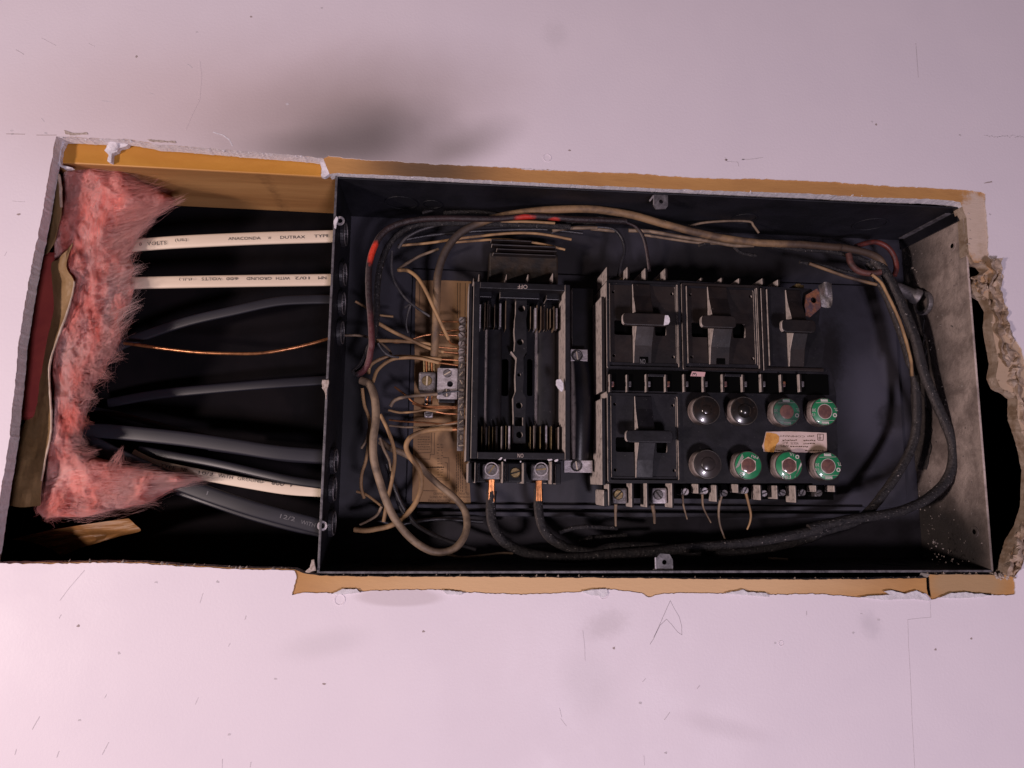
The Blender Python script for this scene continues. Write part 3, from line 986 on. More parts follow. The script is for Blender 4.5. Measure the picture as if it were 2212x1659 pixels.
sheet(rws('c1', [[(330, 470, 24), (360, 450, 18), (378, 385, 14)], [(310, 610, 30), (350, 600, 20), (396, 610, 14)], [(295, 760, 36), (330, 780, 26), (372, 740, 16)], [(270, 900, 44), (300, 900, 32), (352, 830, 24)]]),
      'paper_facing', M['kraft'], bat, 2.0, 3.0)
sheet(rws('c1', [[(372, 940, 20), (420, 890, 12), (472, 832, 12)], [(335, 965, 28), (385, 985, 16), (430, 978, 12)], [(338, 1060, 34), (410, 1080, 18), (482, 1082, 11)], [(350, 1200, 38), (395, 1210, 22), (462, 1180, 14)],
                  [(345, 1290, 38), (395, 1300, 24), (430, 1290, 15)], [(310, 1440, 40), (350, 1450, 26), (375, 1440, 17)], [(262, 1640, 44), (300, 1630, 30), (322, 1610, 19)]]) +
      rws('c2', [[(225, 320, 46), (280, 320, 32), (322, 290, 20)], [(180, 480, 48), (262, 470, 34), (332, 470, 19)], [(110, 600, 50), (230, 620, 36), (326, 600, 19)], [(85, 740, 52), (200, 760, 38), (300, 720, 22)],
                 [(40, 930, 54), (160, 920, 40), (270, 890, 26)], [(20, 1040, 58), (130, 1060, 46), (262, 1050, 34)]]),
      'paper_facing', M['kraft'], bat, 2.6, 9.0)
# pale torn margin of that paper
sheet(rws('c1', [[(372, 385, 13), (380, 385, 12), (388, 390, 13)], [(384, 480, 13), (391, 480, 12), (398, 480, 13)], [(390, 600, 13), (396, 600, 12), (402, 600, 13)]]), 'torn_margin', M['papered'], bat, .5, 1.0, cols=4)
sheet(rws('c1', [[(474, 1078, 10), (480, 1078, 9), (488, 1080, 10)], [(456, 1180, 13), (462, 1180, 12), (468, 1184, 13)], [(422, 1290, 14), (428, 1290, 13), (436, 1294, 14)], [(366, 1440, 16), (373, 1440, 15), (380, 1444, 16)],
                  [(314, 1610, 18), (320, 1610, 17), (328, 1614, 18)]]) + rws('c2', [[(314, 290, 19), (321, 290, 18), (328, 292, 19)], [(324, 470, 18), (331, 470, 17), (339, 470, 18)], [(318, 600, 18), (326, 600, 17), (333, 602, 18)],
                                                                              [(292, 720, 21), (299, 722, 20), (306, 724, 21)], [(262, 890, 25), (268, 890, 24), (274, 892, 25)]]), 'torn_margin', M['papered'], bat, .6, 2.0, cols=4)
o = sheet(rws('c2', [[(80, 1268, 60), (300, 1215, 52), (500, 1180, 46), (700, 1150, 42), (830, 1132, 40)], [(200, 1285, 62), (380, 1250, 54), (560, 1228, 48), (740, 1205, 42), (872, 1172, 40)],
                     [(330, 1330, 66), (480, 1290, 58), (620, 1258, 52), (760, 1232, 46), (905, 1214, 42)], [(400, 1380, 72), (500, 1330, 64), (600, 1300, 58), (700, 1270, 54), (780, 1245, 50)]]), 'paper_scrap', M['kraft2'], None, 2.5, 6.0)
tag(o, 'amber brown paper scrap hanging below the pink insulation', 'paper')

# ------------------------------------------------------------------ steel box
BW, BH = .60, .3458
BX0, BX1, BZ0, BZ1 = -BW / 2, BW / 2, -BH / 2, BH / 2
YF, YB = .006, .098
T = .0016
box = thing('panel_box', 'soot blackened steel electrical panel box set into the wall', 'panel box', (0, YB, BZ0))
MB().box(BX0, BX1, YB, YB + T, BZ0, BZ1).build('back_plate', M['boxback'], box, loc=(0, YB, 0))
MB().box(BX0 + T, BX1 - T, YF, YB, BZ1 - T, BZ1).build('top_wall', M['box'], box, bev=.0004)
MB().box(BX0 + T, BX1 - T, YF, YB, BZ0, BZ0 + T).build('bottom_wall', M['box'], box, bev=.0004)
MB().box(BX0, BX0 + T, YF, YB, BZ0, BZ1).build('left_wall', M['box'], box, bev=.0004)
MB().box(BX1 - T, BX1, YF, YB, BZ0, BZ1).build('right_wall', M['boxright'], box, bev=.0004)
# bright scuffed front edges
MB().box(BX0 - .0002, BX0 + T + .0003, YF - .0012, YF - .0001, BZ0, BZ1).build('scuffed_edge', M['rim'], box, bev=.0004)
MB().box(BX0 + T, BX1 - T, YF - .0012, YF - .0001, BZ0 - .0002, BZ0 + T + .0003).build('scuffed_edge', M['rim'], box, bev=.0004)
MB().box(BX1 - T - .0003, BX1 + .0002, YF - .0010, YF - .0001, BZ0, BZ1).build('scuffed_edge', M['boxright'], box, bev=.0004)
# corner lap of the right wall onto the top wall
c0, c1 = P(*S('c7', 1110, 400), 70), P(*S('c7', 1310, 245), 16)
MB().box(BX1 - .010, BX1 - T - .0002, .018, .09, BZ1 - T - .0011, BZ1 - T - .0001).build('corner_lap', M['rim'], box, bev=.0004)
MB().box(BX1 - .0022 - T, BX1 - T - .0001, .010, .097, BZ1 - T - .011, BZ1 - T - .0012).build('corner_lap', M['box'], box, bev=.0004)
# ears with holes for the cover screws
for k, pts, hx, hy, fold in (('c5', [(632, 128), (742, 128), (742, 215), (725, 238), (650, 240), (632, 215)], 690, 182, 1), ('c6', [(612, 1470), (738, 1470), (736, 1390), (712, 1350), (645, 1345), (614, 1380)], 675, 1408, 0)):
    pl = wall_xz([S(k, *p) for p in pts], 8)
    h = P(*S(k, hx, hy), 8)
    ear = poly_plate(pl, [circ(h.x, h.z, .0021)], .008, .0094).build('cover_ear', M['rim'], box)
    if fold:
        MB().prism(wall_xz([S(k, *p) for p in [(598, 172), (628, 132), (636, 138), (636, 215), (630, 200), (630, 152), (606, 180)]], 7.6), .0076, .0092).build('bent_lip', M['metal'], ear)
    else:
        MB().prism(wall_xz([S(k, *p) for p in [(606, 1375), (614, 1372), (618, 1466), (592, 1468), (592, 1460), (608, 1455)]], 7.6), .0076, .0092).build('bent_lip', M['metal'], ear)
for k, hx, hy in (('c3', 178, 543), ('c2', 2080, 1180)):
    h = P(*S(k, hx, hy), 8)
    MB().ring(h, (0, 1, 0), .0022, .0042, -.0008, .0008, 18).build('screw_ear', M['metal'], box, bev=.0002)
for k, hx, hy in (('c7', 1420, 560), ('c8', 1345, 1125)):
    h = P(*S(k, hx, hy), 22)
    MB().ring((BX1 - T, h.y, h.z), (1, 0, 0), .0024, .0052, -.0010, -.0001, 20).build('screw_boss', M['boxright'], box, bev=.0003)
    MB().lathe((BX1 - T, h.y, h.z), (1, 0, 0), [(.0024, -.0004), (.0024, -.0001)], 16).build('hole', M['hole'], box)
for k, pts in (('c2', [(2080, 240), (2122, 236), (2126, 262), (2112, 300), (2104, 370), (2098, 345), (2090, 310), (2078, 290)]), ('c2', [(2008, 1400), (2026, 1396), (2030, 1440), (2040, 1470), (1990, 1480), (1968, 1478), (2002, 1448)]),
               ('c3', [(130, 540), (150, 500), (168, 520), (150, 560), (145, 600), (134, 596)])):
    lump([S(k, *p) for p in pts], 2.5, 4.6, 'plaster_dab', M['crumb'] if k == 'c2' else M['plaster'], box, 2)
# knockouts on the top and bottom walls and on the back
for x, y, r in ((-.245, .055, .016), (-.215, .055, .010), (.235, .055, .017), (.10, .055, .013)):
    for zz_, s in ((BZ1 - T, -1), (BZ0 + T, 1)):
        m2 = MB().ring((x, y, zz_), (0, 0, s), r * .9, r, .0001, .0009, 30)
        m2.build('knockout', M['box'], box, bev=.0002)
for x, z in ((.245, .02), (.215, -.06)):
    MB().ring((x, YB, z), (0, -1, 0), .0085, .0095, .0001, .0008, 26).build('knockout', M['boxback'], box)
# cable clamps on the left wall
for v, dd in ((505, 40), (592, 45), (655, 45), (718, 45), (995, 40), (1056, 40), (1130, 45)):
    z = Z(725, v, dd)
    cl = MB().ring((BX0 + T, dd / 1000, z), (1, 0, 0), .0085, .0122, .0002, .0036, 24).build('cable_clamp', M['blackwire'], box, bev=.0006)
    MB().ring((BX0 + T, dd / 1000, z), (1, 0, 0), .0095, .0108, .0037, .0048, 24).build('lock_ring', M['metal_dark'], cl, bev=.0003)
# mounting pan with a folded lower edge
pan = MB()
fbox(pan, 884, 600, 1945, 1092, 94, 97.6)
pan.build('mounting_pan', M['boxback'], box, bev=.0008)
for v0, v1, dd in ((1091, 1100, 89), (1107, 1117, 88)):
    m2 = MB()
    fbox(m2, 900, v0, 1870, v1, dd, 97.8)
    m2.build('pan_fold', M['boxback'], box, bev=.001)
crumbs(SL(('c8', [(1000, 1250), (1100, 1330), (1250, 1390)])), 60, 1.0, 20, 60, 'debris', M['ash'], box, 12, 30)
# ash clinging to the right wall
mbx = MB()
rg = random.Random(8)
for _ in range(300):
    y, z = rg.uniform(.012, .094), rg.uniform(BZ0 + .004, BZ1 - .02)
    if rg.random() < .45:
        y = rg.uniform(.075, .096)
    s = rg.uniform(.0003, .0011) * (1.8 if rg.random() < .06 else 1)
    vs = [Vector((BX1 - T, y, z)) + Vector((a, b, e_)) * s * rg.uniform(.5, 1.3) for a, b, e_ in ((1, 0, 0), (-1, 0, 0), (0, 1, 0), (0, -1, 0), (0, 0, 1), (0, 0, -1))]
    mbx.add(vs, [(0, 2, 4), (2, 1, 4), (1, 3, 4), (3, 0, 4), (2, 0, 5), (1, 2, 5), (3, 1, 5), (0, 3, 5)])
o = mbx.build('ash_flakes', M['ash'], box)
o['kind'] = 'stuff'
# peeled black crust along the rear corner of the right wall
for a, b, n_ in ((.10, .03, 3.0), (.0, -.08, 5.0), (.06, .02, 8.0)):
    pts = []
    for i in range(15):
        z = a + (b - a) * i / 14
        pts.append((z, .082 - .012 * abs(mnoise.noise(Vector((z * 60, n_, 0)))) - .010 * math.sin(math.pi * i / 14)))
    mbx = MB()
    vs = [(BX1 - T - .0012, y, z) for z, y in pts] + [(BX1 - T - .0012, .0975, z) for z, y in pts] + [(BX1 - T - .0001, y, z) for z, y in pts] + [(BX1 - T - .0001, .0975, z) for z, y in pts]
    k = len(pts)
    fs = []
    for i in range(k - 1):
        fs += [(i, i + 1, k + i + 1, k + i), (2 * k + i, 3 * k + i, 3 * k + i + 1, 2 * k + i + 1), (i, 2 * k + i, 2 * k + i + 1, i + 1)]
    mbx.add(vs, fs).build('burnt_crust', M['charred'], box)

# ------------------------------------------------------------------ cables in the left cavity
def cable(name, label, pts, wmm, m, thick=2.3, k=8, ridge=True):
    t = thing(name, label, 'cable', P(*pts[0]))
    q = catmull(pts, k)
    W = [P(*p) for p in q]
    n = 18
    o = MB().tube(W, [1] * len(W), n, (wmm / 2000, thick / 1000)).build('sheath', m, t, smooth=True)
    return t


c = cable('flat_cable', 'cream flat cable printed with volts, nearest the wooden stud', [S('c1', 560, 890) + (88,), S('c1', 740, 860) + (70,), S('c1', 900, 843) + (48,), S('c1', 1200, 822) + (38,), S('c1', 1700, 800) + (36,), S('c1', 2176, 787) + (36,)], 11.6, M['sheath_white'])
text('VOLTS', 'c1', (950, 848), (1075, 840), 25, 36.5, M['print_black'], c)
text('(UL)', 'c1', (1130, 826), (1208, 822), 24, 34.2, M['print_black'], c)
text('0', 'c1', (898, 850), (914, 849), 23, 42, M['print_black'], c)
text('ANACONDA', 'c1', (1472, 812), (1680, 808), 20, 33.1, M['print_black'], c)
text('W', 'c1', (1728, 806), (1748, 806), 17, 33.1, M['print_black'], c)
text('DUTRAX', 'c1', (1808, 804), (1968, 800), 20, 33.1, M['print_black'], c)
text('TYPE', 'c1', (2026, 796), (2124, 792), 20, 33.1, M['print_black'], c)
c = cable('flat_cable', 'cream flat cable with upside-down print, second below the stud', [S('c1', 560, 1100) + (88,), S('c1', 700, 1094) + (70,), S('c1', 860, 1089) + (48,), S('c1', 1300, 1080) + (38,), S('c1', 1700, 1074) + (36,), S('c1', 2176, 1068) + (36,)], 11.0, M['sheath_white'])
for s, a, b in (('NM', 2104, 2052), ('10/2', 1996, 1902), ('WITH', 1870, 1780), ('GROUND', 1752, 1590), ('600', 1534, 1460), ('VOLTS', 1428, 1300), ('(UL)', 1240, 1155)):
    text(s, 'c1', (a, 1046 + (2100 - a) * .010), (b, 1046 + (2100 - b) * .010), 19, 33.1, M['print_black'], c)
c = cable('flat_cable', 'cream flat cable printed 10/2 with ground, lowest of the three cream ones', [S('c2', 860, 720) + (66,), S('c2', 1000, 785) + (58,), S('c2', 1300, 850) + (50,), S('c2', 1600, 905) + (46,), S('c2', 1850, 945) + (44,), S('c2', 2100, 962) + (44,)], 9.4, M['sheath_white'])
for s, a, b in (('TYPE', (1030, 800), (1130, 820)), ('NM', (1165, 826), (1215, 836)), ('10/2', (1280, 846), (1375, 862)), ('WITH', (1405, 866), (1500, 880)), ('GROUND', (1530, 884), (1698, 908)), ('600', (1750, 914), (1828, 926)), ('V', (1865, 930), (1885, 933))):
    text(s, 'c2', a, b, 21, 41.6 + (8 if a[0] < 1200 else 3 if a[0] < 1500 else 0), M['print_black'], c)
cable('flat_cable', 'dark grey flat cable curving up to the box just above the copper wire', [S('c1', 720, 1520) + (74,), S('c1', 900, 1440) + (70,), S('c1', 1200, 1340) + (64,), S('c1', 1500, 1270) + (60,), S('c1', 1780, 1210) + (58,), S('c1', 2000, 1196) + (58,), S('c1', 2176, 1196) + (58,)], 9.0, M['sheath_grey'], 1.8)
cable('flat_cable', 'faint dark flat cable crossing the middle of the cavity', [S('c2', 700, 390) + (92,), S('c2', 1000, 335) + (88,), S('c2', 1400, 295) + (84,), S('c2', 1800, 262) + (80,), S('c2', 2130, 240) + (80,)], 9.0, M['sheath_black'], 1.8)
cable('flat_cable', 'thin dark cable just above the wide grey cable at the bottom', [S('c2', 560, 420) + (90,), S('c2', 800, 470) + (84,), S('c2', 1080, 545) + (78,), S('c2', 1300, 600) + (74,), S('c2', 1700, 680) + (70,), S('c2', 2110, 715) + (66,)], 5.5, M['sheath_grey'], 2.0)
cable('flat_cable', 'wide dark grey flat cable sweeping across the lower cavity', [S('c2', 500, 575) + (60,), S('c2', 650, 568) + (56,), S('c2', 900, 590) + (52,), S('c2', 1200, 622) + (50,), S('c2', 1500, 665) + (48,), S('c2', 1800, 710) + (46,), S('c2', 2120, 735) + (46,)], 13.0, M['sheath_grey'])
cable('flat_cable', 'blue-black cable lying over the lowest cream cable', [S('c2', 900, 690) + (66,), S('c2', 1150, 735) + (58,), S('c2', 1400, 780) + (50,), S('c2', 1700, 848) + (42,), S('c2', 1900, 890) + (38,), S('c2', 2100, 918) + (36,)], 7.6, M['sheath_black'])
cable('flat_cable', 'thin blue-black cable under the wide grey cable near the box', [S('c2', 1350, 680) + (62,), S('c2', 1650, 722) + (56,), S('c2', 1850, 752) + (52,), S('c2', 2110, 768) + (50,)], 4.4, M['sheath_black'], 2.0)
c = cable('flat_cable', 'greyish black flat cable printed 12/2 descending to the box corner', [S('c2', 500, 600) + (62,), S('c2', 600, 650) + (56,), S('c2', 800, 750) + (50,), S('c2', 1050, 860) + (46,), S('c2', 1300, 960) + (44,), S('c2', 1600, 1060) + (42,), S('c2', 1850, 1130) + (42,), S('c2', 2080, 1190) + (42,)], 13.6, M['sheath_grey'])
text('12/2', 'c2', (1805, 1130), (1900, 1152), 26, 39.4, M['print_grey'], c)
text('WITH', 'c2', (1938, 1166), (2030, 1190), 24, 39.4, M['print_grey'], c)
text('105', 'c2', (1330, 980), (1412, 1005), 24, 41.3, M['print_grey'], c)
cable('flat_cable', 'black flat cable edging the 12/2 cable from below', [S('c2', 1150, 960) + (58,), S('c2', 1350, 1030) + (54,), S('c2', 1600, 1115) + (52,), S('c2', 1850, 1185) + (50,), S('c2', 2070, 1232) + (50,)], 6.0, M['sheath_black'])
wire('copper_wire', 'bare copper wire sagging across the left cavity', 'wire', [S('c1', 800, 1478) + (60,), S('c1', 900, 1490) + (58,), S('c1', 1080, 1515) + (55,), S('c1', 1280, 1536) + (52,), S('c1', 1500, 1544) + (50,), S('c1', 1680, 1542) + (50,), S('c1', 1850, 1516) + (52,), S('c1', 2000, 1482) + (56,), S('c1', 2150, 1440) + (62,)], 1.5, M['copper'])

# ------------------------------------------------------------------ wiring diagram label on the back of the box
lab = thing('wiring_label', 'brown printed wiring diagram label on the back of the box', 'label', P(950, 1088, 94))
pl = roughen(SL(('d2', [(190, 150), (560, 146), (915, 158)]), ('d3', [(880, 500), (870, 900), (900, 1300), (908, 1478), (600, 1470), (330, 1450), (140, 1440), (150, 1000), (160, 500)])), 10, .8, seed=6)
MB().prism(wall_xz(pl, 93), .0930, .0934).build('paper', M['label_brown'], lab)
DL = 92.9
for y, ln in ((1452, (('USE', 900, 852), ('COPPER', 840, 720), ('ALUMINUM', 640, 470), ('WIRE', 455, 350))), (1404, (('TERMINALS', 900, 735), ('AND', 600, 545), ('IN', 528, 495), ('UNITS', 480, 370))),
              (1360, (('PER', 890, 850), ('WIRE', 835, 745), ('ONE', 725, 660), ('MARKED', 540, 420)))):
    for s, a, b in ln:
        text(s, 'd3', (a, y - 34), (b, y - 34 - 4), 30, DL, M['print_brown'], lab)
strokes([[(395, 545), (390, 800), (180, 810)], [(435, 545), (432, 828), (380, 822), (374, 890), (185, 880), (188, 815)], [(545, 868), (622, 872), (628, 1165), (398, 1155)], [(570, 935), (605, 940), (603, 1136), (400, 1130)], [(388, 1010), (388, 1110)],
         [(280, 1300), (470, 1305)]], 'd3', DL, .55, M['print_brown'], lab, 'printed_diagram')
strokes([[(x, 985), (x, 1006)] for x in range(262, 560, 24)] + [[(262, 996), (560, 996)]], 'd3', DL, .8, M['print_brown'], lab, 'printed_diagram')
rg = random.Random(31)
tl = []
for y in range(600, 790, 32):
    x = 215
    while x < 370:
        L = rg.uniform(8, 26)
        tl.append([(x, y + rg.uniform(-3, 3)), (x + L, y + rg.uniform(-3, 3))])
        x += L + rg.uniform(4, 9)
for y in range(700, 1100, 36):
    for x in (470, 520):
        tl.append([(x + rg.uniform(-10, 10), y), (x + rg.uniform(8, 34), y + rg.uniform(-5, 5))])
for x, ya, yb in ((722, 830, 1320), (745, 820, 1310), (775, 800, 1300), (800, 860, 1320), (845, 900, 1340)):
    y = ya
    while y < yb:
        L = rg.uniform(10, 40)
        tl.append([(x + rg.uniform(-2, 2), y), (x + rg.uniform(-2, 2), y + L)])
        y += L + rg.uniform(5, 14)
o = strokes(tl, 'd3', DL, .7, M['print_brown'], lab, 'small_print', kind='stuff')
strokes([[(735, 180), (733, 640)], [(768, 182), (765, 640)], [(838, 182), (832, 640)], [(360, 250), (355, 480)], [(245, 200), (235, 500)]], 'd2', DL, .7, M['print_brown'], lab, 'printed_diagram')

# ------------------------------------------------------------------ neutral bar, lug and plate
nb = thing('neutral_bar', 'narrow neutral bar with a long row of slotted screws', 'terminal bar', P(997, 972, 75))
m2 = MB()
fbox(m2, 990, 684, 1004, 974, 62, 74)
m2.build('bar', M['metal_dark'], nb, bev=.0006)
ang = [40, 20, -40, 70, 10, 15, 70, 50, -60, 5, 20, 60, -70, 42, 5, 90, 5]
for i, (k, y) in enumerate([('d2', y) for y in (660, 765, 855, 968, 1065, 1170, 1265, 1365, 1475, 1580)] + [('d3', y) for y in (92, 190, 290, 400, 495, 605, 710)]):
    x = 790 - (i * 1.1 if k == 'd2' else 10)
    screw(nb, k, x, y, 58.5 if i < 6 else 60.0, .0029 if i < 6 else .0027, M['metal'] if i < 6 else M['metal_dark'], ang[i], M['slot'] if i < 6 else M['slotlit'], h=4.0 if i < 6 else 2.5)
for k, y in (('d2', 690), ('d2', 802), ('d2', 868), ('d2', 888), ('d2', 990), ('d2', 1056), ('d2', 1092), ('d2', 1195), ('d2', 1256), ('d3', 208), ('d3', 298), ('d3', 392), ('d3', 470), ('d3', 500)):
    MB().tube([P(*S(k, 828, y), 68), P(*S(k, 905, y + 2), 68)], [.0011] * 2, 8).build('wire_end', M['copper'], nb, smooth=True)

lug = thing('neutral_lug', 'square zinc lug with a big brass slotted screw', 'lug', P(922, 846, 90))
m2 = MB()
fbox(m2, 904, 803, 941, 845, 66, 90)
m2.build('lug_body', M['metal_dark'], lug, bev=.002)
screw(lug, 'd2', 335, 1455, 65.2, .0054, M['brass'], 88, M['slotlit'])
q = SL(('d2', [(300, 1200), (370, 1200), (440, 1225)]))
for i, (x, r) in enumerate(((300, 1.3), (330, 1.2), (365, 1.3), (400, 1.2), (430, 1.2))):
    MB().tube([P(*S('d2', x, 1170), 76), P(*S('d2', x + 4, 1350), 76)], [r / 1000] * 2, 8).build('copper_strand', M['copper'] if i % 2 else M['brass'], lug, smooth=True)
for i, (x, r) in enumerate(((320, 1.3), (345, 1.2), (375, 1.3), (395, 1.1))):
    MB().tube([P(*S('d3', x, 55), 76), P(*S('d3', x + rg.uniform(-12, 12), 175), 78)], [r / 1000] * 2, 8).build('copper_strand', M['copper'] if i % 2 else M['metal_dark'], lug, smooth=True)
m2 = MB()
fbox(m2, *S('d3', 300, 268), *S('d3', 412, 345), 76, 92)
o = m2.build('clamp_foot', M['metal'], lug, bev=.0012)
screw(lug, 'd3', 355, 290, 75.4, .0034, M['metal_dark'], 8)

tp = thing('terminal_plate', 'pale zinc plate with two slotted screws beside the neutral bar', 'plate', P(966, 862, 75))
x0, x1, z0, z1 = rect(944.5, 795.5, 988, 862, 64)
h = P(*S('d2', 637, 1500), 64)
poly_plate(rrect(x0, x1, z0, z1, .0008), [circ(h.x, h.z, .0029)], .064, .0665).build('plate', M['metal'], tp, bev=.0)
screw(tp, 'd2', 602, 1360, 62.6, .0040, M['metal_dark'], 30, M['slotlit'])
screw(tp, 'd2', 592, 1615, 62.6, .0040, M['metal_dark'], 95, M['slotlit'])
m2 = MB()
fbox(m2, 948, 790, 984, 870, 68, 93)
m2.build('stand_off', M['plastic_clean'], tp, bev=.001)

# ------------------------------------------------------------------ main fuse block
DF = 26
mblk = thing('main_fuse_block', 'large black main fuse holder with its pull-out removed and two lugs below', 'fuse block', P(1120, 1045, 92))
X0, X1, ZZ0, ZZ1 = rect(1020, 611, 1232, 992, DF)
ix0, ix1, iz0, iz1 = rect(1034, 625, 1220.5, 977, DF)
yf = DF / 1000
m2 = MB()
m2.box(X0, ix0, yf, .062, ZZ0, ZZ1)
m2.build('side_wall', M['plastic'], mblk, bev=.0007)
m2 = MB()
m2.box(ix1, X1, yf, .092, ZZ0, ZZ1)
m2.build('side_wall', M['plastic'], mblk, bev=.0007)
m2 = MB()
m2.box(ix0 + .0001, ix1 - .0001, yf + .0003, .062, iz1, ZZ1 - .0001)
top = m2.build('end_wall', M['plastic'], mblk, bev=.0006)
text('OFF', 'd4', (1183, 375), (1005, 372), 80, DF + .2, M['print_tan'], top)
m2 = MB()
m2.box(ix0 + .0001, ix1 - .0001, yf + .0003, .062, ZZ0 + .0001, iz0)
bot = m2.build('end_wall', M['plastic'], mblk, bev=.0006)
text('ON', 'd5', (920, 405), (832, 403), 60, DF + .2, M['print_tan'], bot)
# outer shell on the left, stepping back
m2 = MB().box(X0 - .0042, X0 - .0012, yf + .004, .088, ZZ0 - .002, ZZ1 - .001)
m2.build('outer_shell', M['plastic'], mblk, bev=.0005)
m2 = MB().box(X0 - .0011, X0 - .0001, yf + .010, .088, ZZ0, ZZ1 - .002)
m2.build('outer_shell', M['plastic_clean'], mblk)
# floor with two slots
fx0, fx1, fz0, fz1 = X0 + .0005, ix1 + .0005, ZZ0 + .0005, ZZ1 - .0005
slots = []
for ua, ub, va, vb in ((1083, 1098, 776, 856), (1138, 1150, 776, 856)):
    a = rect(ua, va, ub, vb, 64)
    slots.append(rrect(*a, .002))
poly_plate([(fx0, fz0), (fx1, fz0), (fx1, fz1), (fx0, fz1)], slots, .0622, .0660).build('floor', M['plastic_clean'], mblk)
MB().box(fx0, fx1, .090, .092, fz0, fz1).build('rear_plate', M['plastic_clean'], mblk)
# half-round troughs that held the cartridge fuses
for uc, w_ in ((1066, 20), (1178, 24)):
    xc = X(uc, 800, 58)
    rr = w_ / 2.4 / 1000
    n = 10
    za, zb = Z(uc, 936, 58), Z(uc, 712, 58)
    vs = []
    for z in (za, zb):
        for i in range(n + 1):
            a = math.pi * i / n
            vs.append((xc - rr * math.cos(a), .0620 - rr * .55 * math.sin(a), z))
    k = n + 1
    fs = [(i, i + 1, k + i + 1, k + i) for i in range(n)] + [tuple(range(k)), tuple(range(2 * k - 1, k - 1, -1))]
    MB().add(vs, fs).build('fuse_saddle', M['plastic'], mblk, smooth=True)
# ledges under the upper end wall
for ua, ub, va, vb, da in ((1036, 1063, 624, 642, 40), (1080, 1166, 628, 645, 38), (1180, 1212, 632, 648, 44)):
    m2 = MB()
    fbox(m2, ua, va, ub, vb, da, 62)
    m2.build('ledge', M['plastic_clean'], mblk, bev=.0006)
# centre rib with screw holes
def rib_poly(pts, d):
    return wall_xz([S('d4', *p) if len(p) == 2 else S(p[2], p[0], p[1]) for p in pts], d)


rp = SL(('d4', [(975, 640), (1170, 640), (1175, 900), (1160, 1000), (1165, 1250), (1170, 1500), (1165, 1640)]), ('c4', [(1520, 60), (1495, 110), (1498, 250), (1490, 360), (1515, 400), (1508, 540), (1510, 730)]),
        ('c4', [(1422, 730), (1424, 540), (1420, 400), (1440, 350), (1436, 250), (1446, 110), (1405, 60)]), ('d4', [(945, 1600), (960, 1400), (945, 1230), (955, 1000), (972, 900)]))
hl = []
for k, x, y, r in (('d4', 1075, 805, .0033), ('d4', 1050, 1412, .0031), ('c4', 1463, 232, .0017), ('c4', 1463, 455, .0030), ('c4', 1466, 668, .0031)):
    c = P(*S(k, x, y), 46)
    hl.append(circ(c.x, c.z, r, 18))
c = rect(*S('c4', 1432, 540), *S('c4', 1492, 605), 46)
hl.append([(c[0], c[2]), (c[1], c[2]), (c[1], c[3]), (c[0], c[3])])
poly_plate(wall_xz(rp, 46), hl, .046, .0615).build('centre_rib', M['plastic'], mblk)
# contact fins and clips at both ends
for xs, k, ya, yb in (([(320, 1), (412, 0), (470, 2), (500, 2), (588, 0), (690, 1), (790, 0)], 'd4', 690, 1150), ([(1240, 0), (1330, 1), (1358, 0), (1430, 0), (1500, 2), (1545, 0), (1600, 0), (1665, 0), (1715, 1)], 'd4', 760, 1180)):
    for x, kind in xs:
        m2 = MB()
        wpx = {0: 9, 1: 34, 2: 22}[kind]
        fbox(m2, *S(k, x - wpx / 2, ya + rg.uniform(-30, 60)), *S(k, x + wpx / 2, yb + rg.uniform(-30, 30)), 44 + rg.uniform(-3, 4), 62)
        m2.build('contact_clip' if kind == 1 else 'contact_fin', (M['tan_grey'], M['metal'], M['plastic_brown'])[kind], mblk, bev=.0002)
for x, kind in [(292, 0), (362, 2), (400, 0), (455, 0), (515, 2), (603, 2), (655, 0), (706, 1), (1024, 0), (1090, 2), (1175, 0), (1260, 1), (1340, 0), (1460, 2)]:
    m2 = MB()
    wpx = {0: 8, 1: 28, 2: 26}[kind]
    fbox(m2, *S('d5', x - wpx / 2, -5 + rg.uniform(-15, 10)), *S('d5', x + wpx / 2, 345 + rg.uniform(-10, 25)), 42 + rg.uniform(-3, 4), 62)
    m2.build('contact_clip' if kind == 1 else 'contact_fin', (M['brass'], M['metal'], M['plastic_brown'])[kind], mblk, bev=.0002)
# lug bay below
m2 = MB()
fbox(m2, 1012, 996, 1212, 1043, 60, 90)
m2.build('lug_bay', M['plastic_clean'], mblk, bev=.001)
for xa, xb, ya, yb, df in ((85, 140, 540, 845, 36), (188, 216, 530, 850, 34), (230, 268, 540, 830, 40), (604, 632, 520, 852, 32), (640, 672, 545, 830, 44), (916, 962, 540, 860, 34), (1338, 1366, 520, 868, 32), (1400, 1482, 550, 868, 40)):
    m2 = MB()
    fbox(m2, *S('d5', xa, ya), *S('d5', xb, yb), df, 88)
    m2.build('barrier', M['plastic'], mblk, bev=.0008)
m2 = MB()
fbox(m2, *S('d5', 680, 545), *S('d5', 900, 830), 46, 88)
m2.build('centre_block', M['plastic_clean'], mblk, bev=.001)
screw(mblk, 'd5', 797, 688, 45, .0051, M['brass'], 15, M['slot'])
for xa, xb, ya, yb, sx, sy, an in ((300, 590, 555, 795, 440, 640, 55), (1030, 1328, 560, 810, 1185, 640, 6)):
    m2 = MB()
    fbox(m2, *S('d5', xa, ya), *S('d5', xb, yb), 42, 62)
    lb = m2.build('lug', M['metal_dark'], mblk, bev=.0022)
    c = P(*S('d5', sx, sy), 41)
    MB().ring(P(*S('d5', sx, sy), 42), (0, -1, 0), .0056, .0064, 0, .0005, 26).build('bore_rim', M['metal'], lb)
    screw(lb, 'd5', sx, sy, 41.4, .0052, M['metal_dark'], an, M['brass'])
